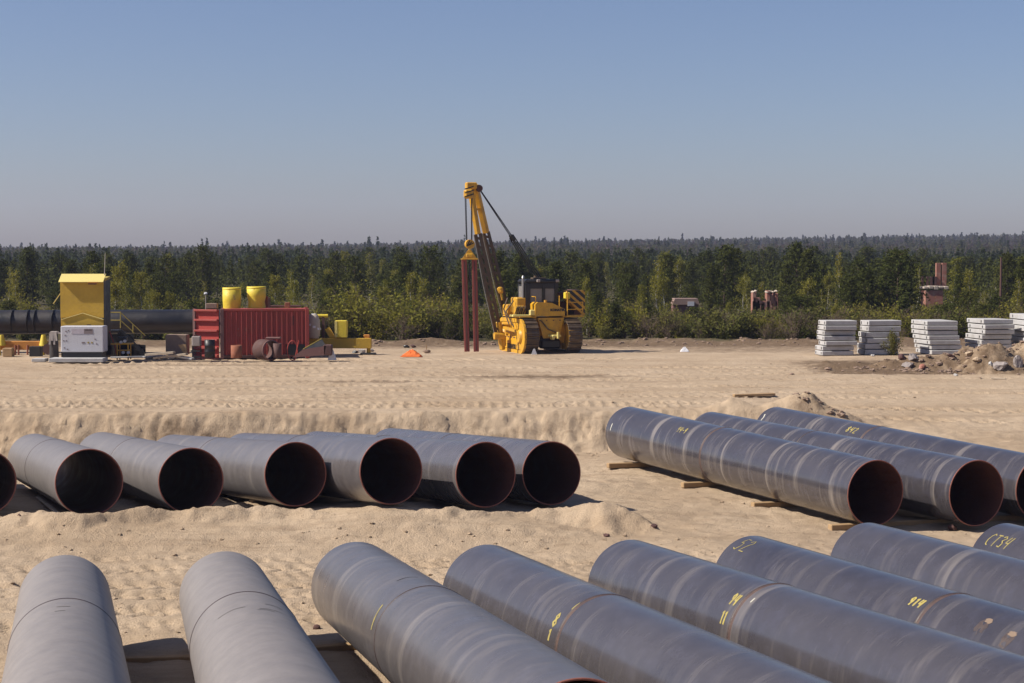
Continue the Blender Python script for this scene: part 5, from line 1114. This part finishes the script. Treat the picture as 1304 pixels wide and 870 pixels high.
def scatter(n, y0, y1, fn, lim=1.12, pw=1.0):
    k = 0; tries = 0
    while k < n and tries < n * 6:
        tries += 1; y = y0 + (y1 - y0) * random.random() ** pw; x = random.uniform(-1, 1) * y * .2964 * lim
        if fn(x, y): k += 1
def f_pine(x, y):
    pt = random.gauss(331, 9) if y > 125 else random.gauss(352, 16); pt = max(318, pt); h = top_h(pt, y, x)
    if y > 130: h = top_h(max(315, random.gauss(329, 8)), y, x)
    if h < 1.0 or not ok(x, y, h, 1.1): return False
    plant('pine_tree', PINE, ('trunk', 'crown'), x, y, h, 5.0, 'pine tree', 'dark green pine', random.uniform(.95, 1.3)); return True
scatter(62, 103, 132, f_pine); scatter(165, 132, 235, f_pine, 1.1, .9)
def f_birch(x, y):
    pt = random.gauss(368, 18); h = top_h(max(332, pt), y, x)
    if not ok(x, y, h, .9): return False
    plant('birch_tree', BIRCH, ('trunk', 'crown'), x, y, h, 4.6, 'birch tree', 'slender yellow green birch', random.uniform(.8, 1.2)); return True
scatter(78, 96, 122, f_birch)
def f_birch2(x, y):
    h = top_h(max(318, random.gauss(340, 12)), y, x)
    if not ok(x, y, h, .9): return False
    plant('birch_tree', BIRCH, ('trunk', 'crown'), x, y, h, 4.6, 'birch tree', 'slender yellow green birch', random.uniform(.8, 1.2)); return True
scatter(62, 122, 200, f_birch2)
def f_bush(x, y):
    h = random.uniform(.8, 2.0)
    if not ok(x, y, h, .9): return False
    plant('green_bush', BUSH, ('stem', 'foliage'), x, y, h, 1.7, 'bush', 'low olive green bush', random.uniform(1, 1.4)); return True
scatter(110, 89.5, 101, f_bush)
def f_lbush(x, y):
    h = random.uniform(1.3, 2.3)
    if not ok(x, y, h, .9): return False
    plant('leafy_bush', LBUSH, ('stem', 'foliage'), x, y, h, 2.0, 'leafy bush', 'pale green leafy bush', random.uniform(.8, 1.2)); return True
scatter(85, 91, 108, f_lbush)
def f_bare(x, y):
    h = random.uniform(.7, 1.7)
    if not ok(x, y, h, .9): return False
    plant('bare_bush', BARE, ('stem', 'foliage'), x, y, h, 1.55, 'bare bush', 'brown leafless thicket bush', random.uniform(1, 1.5)); return True
scatter(75, 88.8, 95, f_bare)
def f_small(x, y):
    h = random.uniform(1.0, 2.2)
    if not ok(x, y, h, .7): return False
    plant('pine_sapling', PINE, ('trunk', 'crown'), x, y, h, 5.0, 'pine sapling', 'young bushy pine sapling', random.uniform(1.5, 2.0)); return True
scatter(80, 91, 104, f_small)
# the shrub in front of the second stack
bx_ = gnd(1135, 452, 0); plant('green_bush', BUSH, ('stem', 'foliage'), bx_.x, bx_.y - .3, 1.2, 1.7, 'bush', 'thin olive shrub in front of the second slab stack', .7)
bpy.context.scene.collection.objects[-3]['label'] = 'thin olive shrub standing in front of the second slab stack'
# far forest: masses on the rise to the skyline
def forest(name, n, y0, y1, mat, hmin, hmax, wd, nq, seed, tall=0.0, pw=1.0):
    r = np.random.default_rng(seed); y = y0 + (y1 - y0) * r.random(n) ** pw; x = r.uniform(-1, 1, n) * (y * .2964 * 1.18 + 5); z = ground_z(x, y, False)
    h = hmin + (hmax - hmin) * r.random(n) + tall * (r.random(n) > .93) * 4; V = []
    u = r.random((n, nq)) ** .8; rad = wd * (1 - u) ** .7 * (.35 + .65 * r.random((n, nq))); a = r.random((n, nq)) * 6.283
    sz = (.20 + .00035 * y)[:, None] * np.ones((1, nq)) * (h / 6)[:, None]
    c = np.stack([x[:, None] + rad * np.cos(a) * (h / 6)[:, None], y[:, None] + rad * np.sin(a) * (h / 6)[:, None], z[:, None] + .3 + u * h[:, None] * .97], 2).reshape(-1, 3)
    me_ = leaf_mesh(name, quads(c, sz.ravel(), r, .6), M[mat]); return tag(link(name, me_), kind='stuff')
forest('pine_thicket', 900, 138, 235, 'pine', 2.6, 4.3, 1.25, 90, 100)
forest('far_pine_forest', 1900, 225, 430, 'spruce', 3.6, 5.6, 1.3, 70, 101)
forest('far_mixed_forest', 6500, 430, 1250, 'far_leaf', 4.6, 6.4, 2.0, 46, 102)
forest('far_spruce_forest', 1100, 480, 1280, 'spruce', 4.8, 7.6, 1.0, 60, 103, .45)
forest('far_bare_forest', 1300, 430, 900, 'far_bare', 4.5, 6.5, 2.0, 42, 104)

# ---------------------------------------------------------------- haze
hz_ = MB(); hz_.box((0, 600, 22), (1800, 1500, 51)); HM, hnt, hp, HL = base('haze_air'); hnt.nodes.remove(hp)
pv = N(hnt, 'ShaderNodeVolumePrincipled'); pv.inputs['Color'].default_value = (.66, .70, 1.0, 1); pv.inputs['Density'].default_value = .00022; pv.inputs['Anisotropy'].default_value = .2
HL(pv.outputs[0], hnt.nodes['Material Output'].inputs['Volume'])
tag(hz_.build('haze', HM), kind='stuff')
